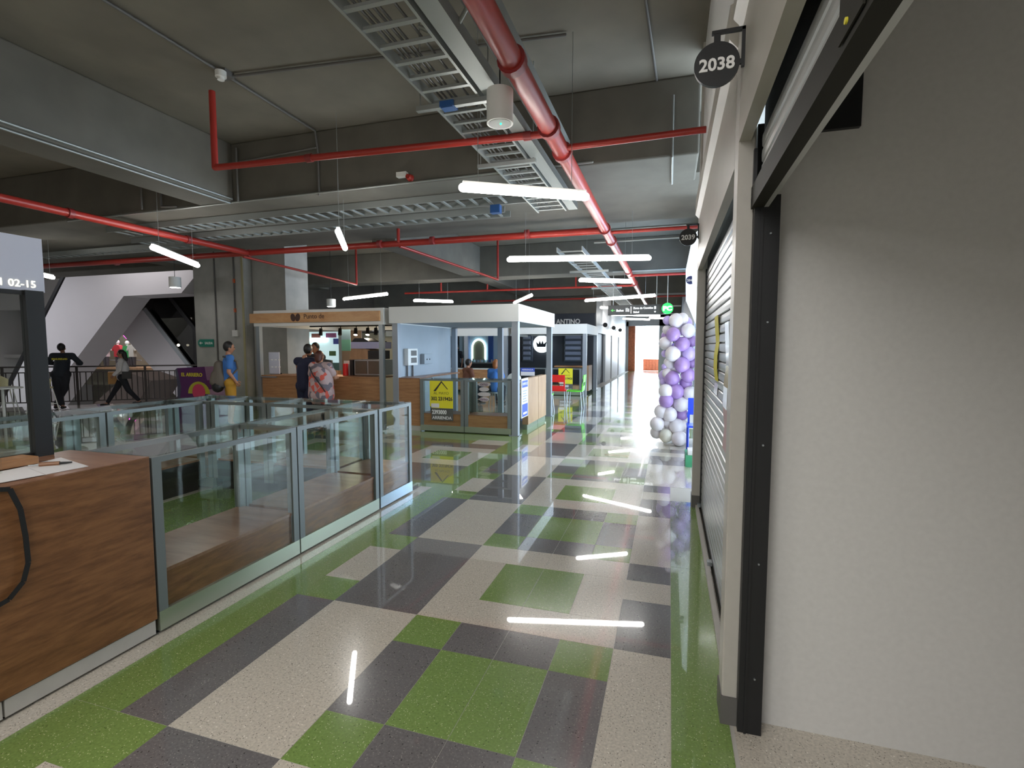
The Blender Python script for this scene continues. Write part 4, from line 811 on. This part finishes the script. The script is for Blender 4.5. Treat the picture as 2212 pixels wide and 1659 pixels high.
def garment(x, y, z, m, label, h=.62):
    o = thing('mannequin', label, 'mannequin', (x, y, z), 0, 'dressed mannequins in the clothing shop')
    MB().prism([(x-.20, y, z+h*.95), (x-.33, y, z+h*.55), (x-.24, y, z+h*.5), (x-.17, y, z+h*.7), (x-.18, y, z), (x+.18, y, z), (x+.17, y, z+h*.7), (x+.24, y, z+h*.5), (x+.33, y, z+h*.55), (x+.20, y, z+h*.95), (x+.07, y, z+h), (x-.07, y, z+h)], (0, .18, 0)).build('shirt', m, o)
    MB().ball((x, y+.09, z+h+.15), .10, 12, 8, sc=(.85, 1, 1.2)).tube((x, y+.09, z+h-.02), (x, y+.09, z+h+.08), .05, 10).build('head', M_plast if m is not MATS.get('g_white') else M_black, o)
    MB().tube((x-.09, y+.09, .62), (x-.09, y+.09, z), .06, 10, r2=.09).tube((x+.09, y+.09, .62), (x+.09, y+.09, z), .06, 10, r2=.09).build('trousers', mat('g_dark', (.05, .05, .06), .7), o)
garment(-29.3, 19.3, 1.15, mat('g_purple', (.07, .04, .12), .7), 'mannequin in a dark purple top, leftmost'); garment(-28.8, 19.4, 1.15, mat('g_white', (.55, .5, .5), .7), 'mannequin in a white top with black head')
garment(-27.75, 19.3, 1.15, mat('g_red', (.45, .03, .04), .7), 'mannequin in a red top'); garment(-27.2, 19.4, 1.10, mat('g_green', (.03, .30, .08), .7), 'mannequin in a green top'); garment(-26.7, 19.3, 1.15, mat('g_cream', (.5, .5, .45), .7), 'mannequin in a cream top, rightmost')

# ------------------------------------------------------------------ furniture at left
def bucket_chair(x, y, rz, label):
    o = thing('bucket_chair', label, 'chair', (x, y, 0), rz, 'cream bucket chairs'); m = mat('cream_seat', (.74, .66, .40), .5)
    vs = []; fs = []
    for j in range(7):
        t_ = j/6
        for i in range(13):
            a = PI*i/12
            r_ = .20+.07*t_; z_ = .66+.36*t_*(.55+.45*math.sin(a)); vs.append((math.cos(a)*r_*1.05, math.sin(a)*r_*.9-.05, z_))
    for j in range(6):
        for i in range(12): q_ = j*13+i; fs.append((q_, q_+1, q_+14, q_+13))
    sh_ = MB().add(vs, fs, sm=True).build('shell', m, o); md = sh_.modifiers.new('s', 'SOLIDIFY'); md.thickness = .015
    MB().tube((0, 0, .645), (0, 0, .67), .21, 20).build('seat', m, o)
    for sx in (-1, 1):
        for sy in (-1, 1): tube('leg', (sx*.15, sy*.13, .65), (sx*.24, sy*.22, 0), .012, M_white, o, 8)
    MB().path([(-.20, -.18, .25), (.20, -.18, .25), (.20, .18, .25), (-.20, .18, .25), (-.20, -.18, .25)], .008, 6).build('footrest', M_white, o)
bucket_chair(-14.75, 8.45, PI, 'cream bucket chair right of the black screen post'); bucket_chair(-15.9, 8.3, PI*.9, 'cream bucket chair at the left edge of view behind the glass')
o = thing('side_table', 'small white round table at left edge behind the glass', 'table', (-14.6, 7.6, 0)); MB().tube((-14.6, 7.6, .70), (-14.6, 7.6, .73), .35, 28).build('table_top', M_white, o); tube('pedestal', (-14.6, 7.6, .02), (-14.6, 7.6, .70), .03, M_white, o); MB().tube((-14.6, 7.6, 0), (-14.6, 7.6, .02), .25, 24).build('base', M_white, o)
pm = thing('promotional_stand', 'purple promotional stand with yellow letters in front of the column', 'stand', (-9.8, 8.45, 0))
MB().prism([(-10.2, 8.3, 0), (-9.25, 8.3, 0), (-9.28, 8.3, .55), (-9.36, 8.3, .75), (-9.33, 8.3, .95), (-9.38, 8.3, 1.24), (-10.15, 8.3, 1.20), (-10.05, 8.3, .8)], (0, .45, 0)).build('body', M_purple, pm)
MB().prism([(-10.35, 8.36, 0), (-10.2, 8.3, 0), (-10.05, 8.3, .8), (-10.15, 8.3, 1.2), (-10.28, 8.36, 1.16), (-10.22, 8.36, .7)], (0, .4, 0)).build('side_panel', mat('stand_blue', (.06, .06, .10), .5), pm)
text('lettering', 'EL ARRIERO', .105, (-9.74, 8.295, 1.06), FY, M_txtY, pm, sx=1.05, bold=.003)
MB().prism([(-9.56+math.cos(a)*.30, 8.297, .66+math.sin(a)*.26) for a in [i*PI/12 for i in range(13)]], (0, -.003, 0)).build('arch_print', mat('print_olive', (.40, .38, .03), .5), pm)
MB().prism([(-9.56+math.cos(a)*.18, 8.293, .70+math.sin(a)*.17) for a in [i*PI/8 for i in range(16)]], (0, -.003, 0)).build('centre_print', mat('print_pink', (.55, .05, .12), .5), pm)
def plastic_chair(x, y, rz, m, label):
    o = thing('plastic_chair', label, 'chair', (x, y, 0), rz)
    MB().prism([(-.21, -.2, .45), (.21, -.2, .45), (.23, .05, .44), (.20, .21, .45), (-.20, .21, .45), (-.23, .05, .44)], (0, 0, .03)).build('seat', m, o)
    b = MB(); 
    for (z0, z1, w_) in ((.47, .60, .20), (.70, .78, .21), (.78, .90, .21)): b.prism([(-w_, .20+.10*(z0-.45), z0), (w_, .20+.10*(z0-.45), z0), (w_, .20+.10*(z1-.45), z1), (-w_, .20+.10*(z1-.45), z1)], (0, .02, 0))
    for s in (-1, 1): b.prism([(s*.17, .20, .47), (s*.21, .20, .47), (s*.21, .235, .80), (s*.17, .235, .80)], (0, .02, 0))
    b.build('backrest', m, o)
    for sx in (-1, 1):
        for sy in (-1, 1): tube('leg', (sx*.18, sy*.17, .45), (sx*.21, sy*.21, 0), .013, M_steel, o, 8)
    return o
plastic_chair(-2.92, 13.75, PI*1.02, M_redp, 'red plastic chair with metal legs behind the centre kiosk'); plastic_chair(-2.45, 13.75, -PI/2, M_green, 'bright green plastic chair facing the red chair')
plastic_chair(-3.0, 12.4, PI/2, M_green, 'green plastic chair partly hidden by the centre kiosk panels')
o = thing('cafe_table', 'small square table between the red and green chairs, hidden behind the kiosk', 'table', (-3.5, 13.3, 0)); MB().box(-3.85, 13.0, .70, -3.2, 13.6, .73).build('table_top', M_white, o); tube('pedestal', (-3.5, 13.3, .0), (-3.5, 13.3, .70), .03, M_steel, o)

# ------------------------------------------------------------------ balloon column
bc = thing('balloon_column', 'tall column of white and lilac balloons by the right wall', 'balloons', (.07, 8.95, 0))
M_bw = mat('balloon_white', (.80, .76, .80), .3); M_bpur = mat('balloon_purple', (.42, .27, .60), .28); M_bl = mat('balloon_lilac', (.58, .46, .85), .28); M_bc = mat('balloon_cream', (.78, .76, .66), .3)
BM = {'w': M_bw, 'p': M_bpur, 'l': M_bl, 'c': M_bc}
BL = [(-0.05, 2.1, 0.074, 'l'), (0.09, 2.09, 0.118, 'w'), (0.19, 2.12, 0.096, 'w'), (-0.05, 1.94, 0.077, 'w'), (0.28, 1.92, 0.115, 'w'), (0.05, 1.86, 0.115, 'p'), (0.35, 1.75, 0.096, 'p'), (-0.07, 1.72, 0.107, 'w'), (0.2, 1.7, 0.118, 'p'), (-0.08, 1.54, 0.059, 'l'), (0.05, 1.54, 0.126, 'w'), (0.31, 1.54, 0.115, 'l'), (0.01, 1.38, 0.107, 'w'), (0.2, 1.36, 0.126, 'p'), (0.36, 1.39, 0.089, 'p'), (-0.08, 1.32, 0.052, 'l'), (-0.03, 1.21, 0.086, 'w'), (0.05, 1.13, 0.126, 'p'), (0.3, 1.19, 0.118, 'p'), (0.27, 1.05, 0.104, 'p'), (-0.09, 1.06, 0.059, 'l'), (-0.05, 0.92, 0.115, 'w'), (0.12, 0.91, 0.126, 'p'), (0.33, 0.89, 0.111, 'w'), (-0.04, 0.76, 0.118, 'p'), (0.2, 0.7, 0.126, 'w'), (-0.12, 0.57, 0.115, 'w'), (0.02, 0.53, 0.121, 'w'), (0.22, 0.52, 0.107, 'p'), (-0.18, 0.36, 0.118, 'w'), (-0.02, 0.39, 0.104, 'w'), (0.14, 0.32, 0.13, 'w'), (0.25, 0.35, 0.081, 'w'), (-0.19, 0.19, 0.104, 'w'), (-0.03, 0.16, 0.115, 'c'), (0.18, 0.13, 0.126, 'w'), (0.04, 0.24, 0.104, 'w')]
for i, (x_, z_, r_, c_) in enumerate(BL):
    front = .0 if r_ > .11 else .10
    y_ = 8.86+front+.04*math.sin(i*2.3)
    b = MB().ball((x_, y_, z_), r_, 24, 16, sc=(1, 1, 1.04)).build('balloon', BM[c_], bc)
for i in range(18):      # the rear half of the column
    a = i*1.1; z_ = .15+i*.112; MB().ball((.08+.16*math.cos(a), 9.10+.06*math.sin(a), z_), .115, 20, 14).build('balloon', [M_bw, M_bl, M_bw, M_bpur][i % 4], bc)
tube('pole', (.08, 9.0, 0), (.08, 9.0, 2.1), .012, M_white, bc, 8); MB().tube((.08, 9.0, 0), (.08, 9.0, .03), .15, 20).build('base', M_white, bc)

# ------------------------------------------------------------------ people
def capsule(mb, p, q, r1, r2):
    mb.tube(p, q, r1, 14, r2=r2, caps=True); mb.ball(p, r1, 14, 8); mb.ball(q, r2, 14, 8)
def remesh(mb, name, m, parent, vox=.014, smooth=2, extra=None):
    me = bpy.data.meshes.new('t'); me.from_pydata([v for v in mb.v], [], mb.f); me.update()
    t = bpy.data.objects.new('t', me); COL.objects.link(t)
    r = t.modifiers.new('r', 'REMESH'); r.mode = 'VOXEL'; r.voxel_size = vox; r.use_smooth_shade = True
    s = t.modifiers.new('s', 'SMOOTH'); s.iterations = smooth; s.factor = .6
    bpy.context.view_layer.update()
    out = bpy.data.meshes.new_from_object(t.evaluated_get(bpy.context.evaluated_depsgraph_get())); bpy.data.objects.remove(t)
    if extra:
        bm = bmesh.new(); bm.from_mesh(out)
        e = bpy.data.meshes.new('e'); e.from_pydata([v for v in extra.v], [], extra.f); bm.from_mesh(e); bm.to_mesh(out); bm.free()
    out.materials.clear(); out.materials.append(m)
    for p in out.polygons: p.use_smooth = True
    o = bpy.data.objects.new(name, out); COL.objects.link(o); o.parent = parent; ORG[o.name] = Vector((0, 0, 0)); return o
# local frame: x to the figure's left... figure faces -y ; z up
def person(loc, rz, label, H=1.7, J=None, skin=M_skin, hair=M_hair, shirt=None, pants=None, shoes=M_black, sleeve='short', hair_style='short', build=1.0, pant_len=1.0, skirt=False, lower=True):
    s = H/1.7
    j = dict(pel=(0, 0, .93), chest=(0, 0, 1.25), neck=(0, .01, 1.44), head=(0, -.01, 1.60),
             shR=(-.18, 0, 1.40), shL=(.18, 0, 1.40), elR=(-.24, .03, 1.12), elL=(.24, .03, 1.12), haR=(-.25, -.08, .88), haL=(.25, -.08, .88),
             hiR=(-.09, 0, .90), hiL=(.09, 0, .90), knR=(-.10, -.02, .49), knL=(.10, -.02, .49), anR=(-.10, .02, .09), anL=(.10, .02, .09))
    if J: j.update(J)
    j = {k: Vector(v)*s for k, v in j.items()}
    o = thing('person', label, 'person', loc, rz, None); ORG[o.name] = Vector((0, 0, 0))
    B = build*s
    body = MB()
    def cp(mb, a, b, r1, r2): capsule(mb, a, b, r1*B, r2*B)
    cp(body, j['pel'], j['chest'], .125, .13); cp(body, j['chest'], j['neck']-Vector((0, 0, .06*s)), .13, .08)
    cp(body, j['shR'], j['shL'], .062, .062); cp(body, j['neck']-Vector((0, 0, .05*s)), j['neck']+Vector((0, 0, .05*s)), .055/build, .05/build)
    up = (j['head']-j['neck']).normalized()
    body.ball(j['head']+up*.02*s, .098*s, 18, 12, sc=(.80, .95, 1.15)); body.ball(j['head']+Vector((0, -.025*s, -.05*s)), .06*s, 14, 8, sc=(.85, .9, 1))
    body.ball(j['head']+Vector((0, -.098*s, -.012*s)), .018*s, 10, 6, sc=(.8, 1, 1.3))
    for sx in (-1, 1): body.ball(j['head']+Vector((sx*.082*s, .01*s, -.01*s)), .022*s, 8, 6, sc=(.5, .8, 1.2))
    for S_ in ('R', 'L'):
        cp(body, j['sh'+S_], j['el'+S_], .048, .040); wr_ = j['el'+S_].lerp(j['ha'+S_], .86); cp(body, j['el'+S_], wr_, .038, .026)
        cp(body, wr_, j['ha'+S_], .028, .032)
        cp(body, j['hi'+S_], j['kn'+S_], .088, .058); cp(body, j['kn'+S_], j['an'+S_], .055, .036); cp(body, j['an'+S_]+Vector((0, 0, -.03*s)), j['an'+S_]+Vector((0, -.13*s, -.055*s)), .036, .030)
    fing = MB()
    for S_, sg in (('R', -1), ('L', 1)):
        h = j['ha'+S_]; d = (h-j['el'+S_]).normalized(); side = d.cross(Vector((sg, 0, .2))).normalized()
        for fi in range(4):
            b0 = h+side*(fi-1.5)*.019*s+d*.02*s; ln = (.052, .062, .058, .044)[fi]*s; b1 = b0+d*ln*.6; b2 = b1+(d*.75+Vector((-sg*.6, 0, 0))).normalized()*ln*.6
            fing.tube(b0, b1, .0085*s, 7); fing.ball(b1, .0085*s, 7, 5); fing.tube(b1, b2, .0082*s, 7, r2=.0068*s); fing.ball(b2, .0068*s, 7, 5)
        t0 = h+side*(-.030)*s-d*.015*s; t1 = t0+(d*.6-side*.8).normalized()*.035*s; t2 = t1+d*.028*s
        fing.tube(t0, t1, .010*s, 7); fing.ball(t1, .010*s, 7, 5); fing.tube(t1, t2, .0095*s, 7, r2=.0075*s); fing.ball(t2, .0075*s, 7, 5)
    remesh(body, 'body', skin, o, .013, 2, fing)
    for sx in (-1, 1): MB().ball(j['head']+Vector((sx*.031*s, -.088*s, .012*s)), .009*s, 8, 6).build('eye', M_black, o)
    MB().ball(j['head']+Vector((0, -.088*s, -.052*s)), .02*s, 10, 6, sc=(1, .35, .28)).build('mouth', mat('lips', (.30, .08, .07), .5), o)
    hm = MB()
    if hair_style != 'bald':
        hc = j['head']+up*.035*s+Vector((0, .018*s, 0)); hm.ball(hc, .104*s, 18, 12, sc=(.84, .95, 1.08))
        if hair_style == 'tail': capsule(hm, hc+Vector((0, .08*s, 0)), hc+Vector((0, .13*s, -.22*s)), .05*s, .03*s); capsule(hm, hc+Vector((0, .06*s, -.02*s)), j['neck']+Vector((0, .07*s, .0)), .07*s, .05*s)
        if hair_style == 'bob': capsule(hm, hc+Vector((0, .03*s, 0)), hc+Vector((0, .05*s, -.09*s)), .09*s, .075*s)
        # cut the face side away
        hm2 = MB(); hm2.v = [Vector((v.x, max(v.y, j['head'].y-.045*s) if v.z < j['head'].z+.055*s else v.y, v.z)) for v in hm.v]; hm2.f = hm.f; hm2.mi = hm.mi; hm2.sm = hm.sm
        remesh(hm2, 'hair', hair, o, .012, 1)
    if shirt:
        c = MB(); e = .016*s
        capsule(c, j['pel']+Vector((0, 0, -.02*s)), j['chest'], .135*B+e, .135*B+e); capsule(c, j['chest'], j['neck']-Vector((0, 0, .07*s)), .135*B+e, .08*B+e); capsule(c, j['shR'], j['shL'], .064*B+e, .064*B+e)
        for S_ in ('R', 'L'):
            if sleeve == 'none': continue
            a, b = j['sh'+S_], j['el'+S_]
            if sleeve == 'short': capsule(c, a, a.lerp(b, .62), .05*B+e, .052*B+e)
            else: capsule(c, a, b, .052*B+e, .045*B+e); capsule(c, b, b.lerp(j['ha'+S_], .82), .043*B+e, .034*B+e)
        remesh(c, 'shirt', shirt, o, .015, 3)
    if pants and lower:
        c = MB(); e = .014*s
        capsule(c, j['hiR'], j['hiL'], .105*B+e, .105*B+e)
        for S_ in ('R', 'L'):
            capsule(c, j['hi'+S_], j['kn'+S_], .092*B+e, .064*B+e)
            if pant_len > .5: capsule(c, j['kn'+S_], j['kn'+S_].lerp(j['an'+S_], .9), .060*B+e, .044*B+e)
        remesh(c, 'trousers', pants, o, .015, 3)
    for S_ in ('R', 'L'):
        c = MB(); capsule(c, j['an'+S_]+Vector((0, .02*s, -.045*s)), j['an'+S_]+Vector((0, -.15*s, -.055*s)), .042*s, .034*s)
        remesh(c, 'shoe', shoes, o, .013, 1)
    return o
M_navyc = mat('cloth_navy', (.018, .024, .035), .8); M_trou = mat('cloth_dark', (.014, .016, .024), .8); M_whitec = mat('cloth_white', (.70, .68, .70), .8)
M_bluet = mat('cloth_blue', (.045, .17, .50), .8); M_shorts = mat('cloth_mustard', (.50, .27, .03), .8); M_nav2 = mat('cloth_navy_two', (.012, .015, .045), .8)
# security guard leaning on the railing, seen from behind, ankles crossed
g = person((-15.72, 9.50, 0), -2.44, 'person in dark security jacket leaning on the railing, seen from behind', 1.74,
       dict(pel=(0, .10, .95), chest=(.0, -.05, 1.24), neck=(0, -.10, 1.43), head=(.03, -.14, 1.58), shR=(-.20, -.08, 1.38), shL=(.20, -.08, 1.38), elR=(-.34, -.16, 1.18), elL=(.36, -.18, 1.20), haR=(-.20, -.42, 1.16), haL=(.16, -.42, 1.16),
            hiR=(-.09, .10, .90), hiL=(.09, .10, .90), knR=(-.05, .10, .50), knL=(.06, .22, .50), anR=(.12, .18, .09), anL=(-.10, .42, .10)), skin=M_skin2, shirt=M_navyc, pants=M_trou, sleeve='long', build=1.12)
text('back_lettering', 'SEGURIDAD', .062, (0, .128, 1.33), Matrix(((-1, 0, 0), (0, 0, 1), (0, 1, 0))), M_txtY, g, bold=.003, ext=.006)
# woman striding to the left
w = person((-14.55, 10.25, 0), -.66-.1, 'person in white blouse and black trousers walking left with a tan bag', 1.55,
       dict(knR=(-.09, -.20, .52), anR=(-.09, -.42, .12), knL=(.09, .14, .50), anL=(.09, .40, .16), elR=(-.24, .10, 1.14), haR=(-.22, -.02, .95), elL=(.22, -.03, 1.12), haL=(.20, -.20, .95)), shirt=M_whitec, pants=M_trou, sleeve='long', hair_style='tail')
bgx = MB().prism([(-.20, -.10, .62), (-.34, -.10, .62), (-.37, -.10, .80), (-.30, -.10, .97), (-.23, -.10, .95)], (0, -.26, 0)); bgx.build('handbag', mat('bag_tan', (.50, .25, .06), .5), w)
MB().prism([(.20, .02, .78), (.24, .02, .78), (.24, .02, .98), (.20, .02, .98)], (0, .20, 0)).build('waist_pouch', M_black, w)
# man with backpack, in profile to the right
m_ = person((-8.72, 8.3, 0), 2.5, 'person in blue t-shirt and mustard shorts with grey backpack facing right', 1.73, dict(elR=(-.22, .04, 1.12), haR=(-.22, -.10, .90), elL=(.22, .04, 1.12), haL=(.22, -.08, .90)), shirt=M_bluet, pants=M_shorts, pant_len=.3)
bp = MB(); capsule(bp, Vector((0, .19, .92)), Vector((0, .18, 1.28)), .135, .10); capsule(bp, Vector((0, .28, .94)), Vector((0, .27, 1.10)), .09, .07)
remesh(bp, 'backpack', mat('pack_gray', (.13, .11, .09), .8), m_, .02, 2); remesh((lambda q_: (capsule(q_, Vector((0, .22, .84)), Vector((0, .20, .95)), .12, .125), q_)[1])(MB()), 'backpack_base', M_black, m_, .02, 2)
MB().path([(.13, .10, 1.46), (.13, -.12, 1.36), (.13, -.14, 1.20), (.14, .05, 1.0)], .02, 6).path([(-.13, .10, 1.46), (-.13, -.12, 1.36), (-.13, -.14, 1.20), (-.14, .05, 1.0)], .02, 6).build('shoulder_straps', MATS['pack_gray'], m_)
# couple at the coffee counter
c1 = person((-6.96, 8.46, 0), PI, 'person in sleeveless navy dress standing at the coffee counter, left of pair', 1.66, dict(head=(-.03, -.06, 1.62), elR=(-.26, -.12, 1.18), haR=(-.16, -.34, 1.20), elL=(.24, -.10, 1.16), haL=(.14, -.30, 1.20)), shirt=M_nav2, pants=M_nav2, sleeve='none', hair_style='short', build=1.15)
fm, ft, fb = nt('floral'); vv = ft.nodes.new('ShaderNodeTexVoronoi'); vv.inputs['Scale'].default_value = 11; rr = ft.nodes.new('ShaderNodeValToRGB'); rr.color_ramp.interpolation = 'CONSTANT'
for i_, (p_, c_) in enumerate(((0, (.45, .32, .32)), (.3, (.16, .14, .17)), (.55, (.60, .10, .07)), (.72, (.48, .36, .36)))):
    e_ = rr.color_ramp.elements[i_] if i_ < 2 else rr.color_ramp.elements.new(p_); e_.position = p_; e_.color = (*c_, 1)
sp = ft.nodes.new('ShaderNodeSeparateColor'); tc_ = ft.nodes.new('ShaderNodeTexCoord'); ft.links.new(tc_.outputs['Object'], vv.inputs['Vector']); ft.links.new(vv.outputs['Color'], sp.inputs[0]); ft.links.new(sp.outputs[0], rr.inputs['Fac']); ft.links.new(rr.outputs[0], fb.inputs['Base Color']); fb.inputs['Roughness'].default_value = .8
c2 = person((-6.50, 8.34, 0), PI+.1, 'person in loose pink floral blouse with black bag strap at the coffee counter', 1.55, dict(head=(.03, -.03, 1.60), elR=(-.27, -.10, 1.16), haR=(-.20, -.32, 1.15), elL=(.28, -.06, 1.14), haL=(.18, -.26, 1.10)), shirt=fm, pants=M_trou, hair=M_hairR, hair_style='bob', build=1.30)
tn = MB(); capsule(tn, Vector((-.05, 0, .72)), Vector((-.04, 0, 1.10)), .21, .19); capsule(tn, Vector((.05, 0, .72)), Vector((.04, 0, 1.10)), .21, .19); remesh(tn, 'blouse_skirt', fm, c2, .02, 3)
MB().path([(.12, .20, 1.28), (.02, .235, 1.12), (-.12, .235, .95), (-.20, .19, .80)], .012, 6).build('bag_strap', M_black, c2)
# barista and far figures
person((-7.85, 9.9, 0), 0, 'person in black behind the coffee counter beside the price board', 1.72, dict(elR=(-.26, -.06, 1.14), haR=(-.20, -.26, 1.05), elL=(.26, -.06, 1.14), haL=(.18, -.26, 1.05)), skin=M_skin2, shirt=M_trou, pants=M_trou, build=1.05)
person((-8.55, 19.7, 0), 0, 'person in dark clothes standing at the back of the kiosk behind centre', 1.72, None, skin=M_skin2, shirt=M_trou, pants=M_trou)
person((-9.35, 19.6, 0), 0, 'person in green standing at left of the one in dark clothes, far back', 1.72, None, skin=M_skin2, shirt=mat('cloth_green', (.02, .20, .12), .8), pants=M_trou)
SIT = dict(pel=(0, 0, .50), chest=(0, -.02, .82), neck=(0, -.02, 1.01), head=(0, -.05, 1.17), shR=(-.17, -.02, .97), shL=(.17, -.02, .97), elR=(-.22, -.08, .72), elL=(.22, -.08, .72), haR=(-.14, -.32, .70), haL=(.14, -.32, .70), hiR=(-.09, 0, .48), hiL=(.09, 0, .48), knR=(-.10, -.42, .48), knL=(.10, -.42, .48), anR=(-.10, -.40, .09), anL=(.10, -.40, .09))
M_hairB = mat('hair_ginger', (.28, .09, .02), .5)
person((-4.72, 13.6, 0), PI, 'person with ginger hair seated beyond the centre kiosk, seen from behind', 1.7, SIT, hair=M_hairB, shirt=M_bluet, pants=M_trou, hair_style='bob')
person((-5.7, 13.9, 0), PI*.8, 'person seated left of the ginger-haired one beyond the centre kiosk', 1.7, SIT, hair=M_hair, shirt=mat('cloth_brown', (.20, .08, .05), .8), pants=M_trou)
for i, (x_, y_) in enumerate(((-4.72, 13.45), (-5.7, 13.85))):
    o = thing('stool', ['grey round stool under the ginger-haired seated person', 'grey round stool under the seated person in brown'][i], 'stool', (x_, y_, 0)); MB().tube((x_, y_, .36), (x_, y_, .39), .17, 20).build('seat', M_alu, o)
    for a in range(4): tube('leg', (x_+.1*math.cos(a*PI/2+.7), y_+.1*math.sin(a*PI/2+.7), .36), (x_+.15*math.cos(a*PI/2+.7), y_+.15*math.sin(a*PI/2+.7), 0), .012, M_alu, o, 6)
o = thing('dome_cover', 'white dome lamp on the table behind the centre kiosk', 'lamp', (-4.2, 13.0, .73)); MB().prism([(-3.98+math.cos(a)*.17, 12.9, .78+math.sin(a)*.18) for a in [i*PI/12 for i in range(13)]], (0, .2, 0)).build('dome', M_white, o); tube('stem', (-3.98, 13.0, .0), (-3.98, 13.0, .79), .02, M_white, o)
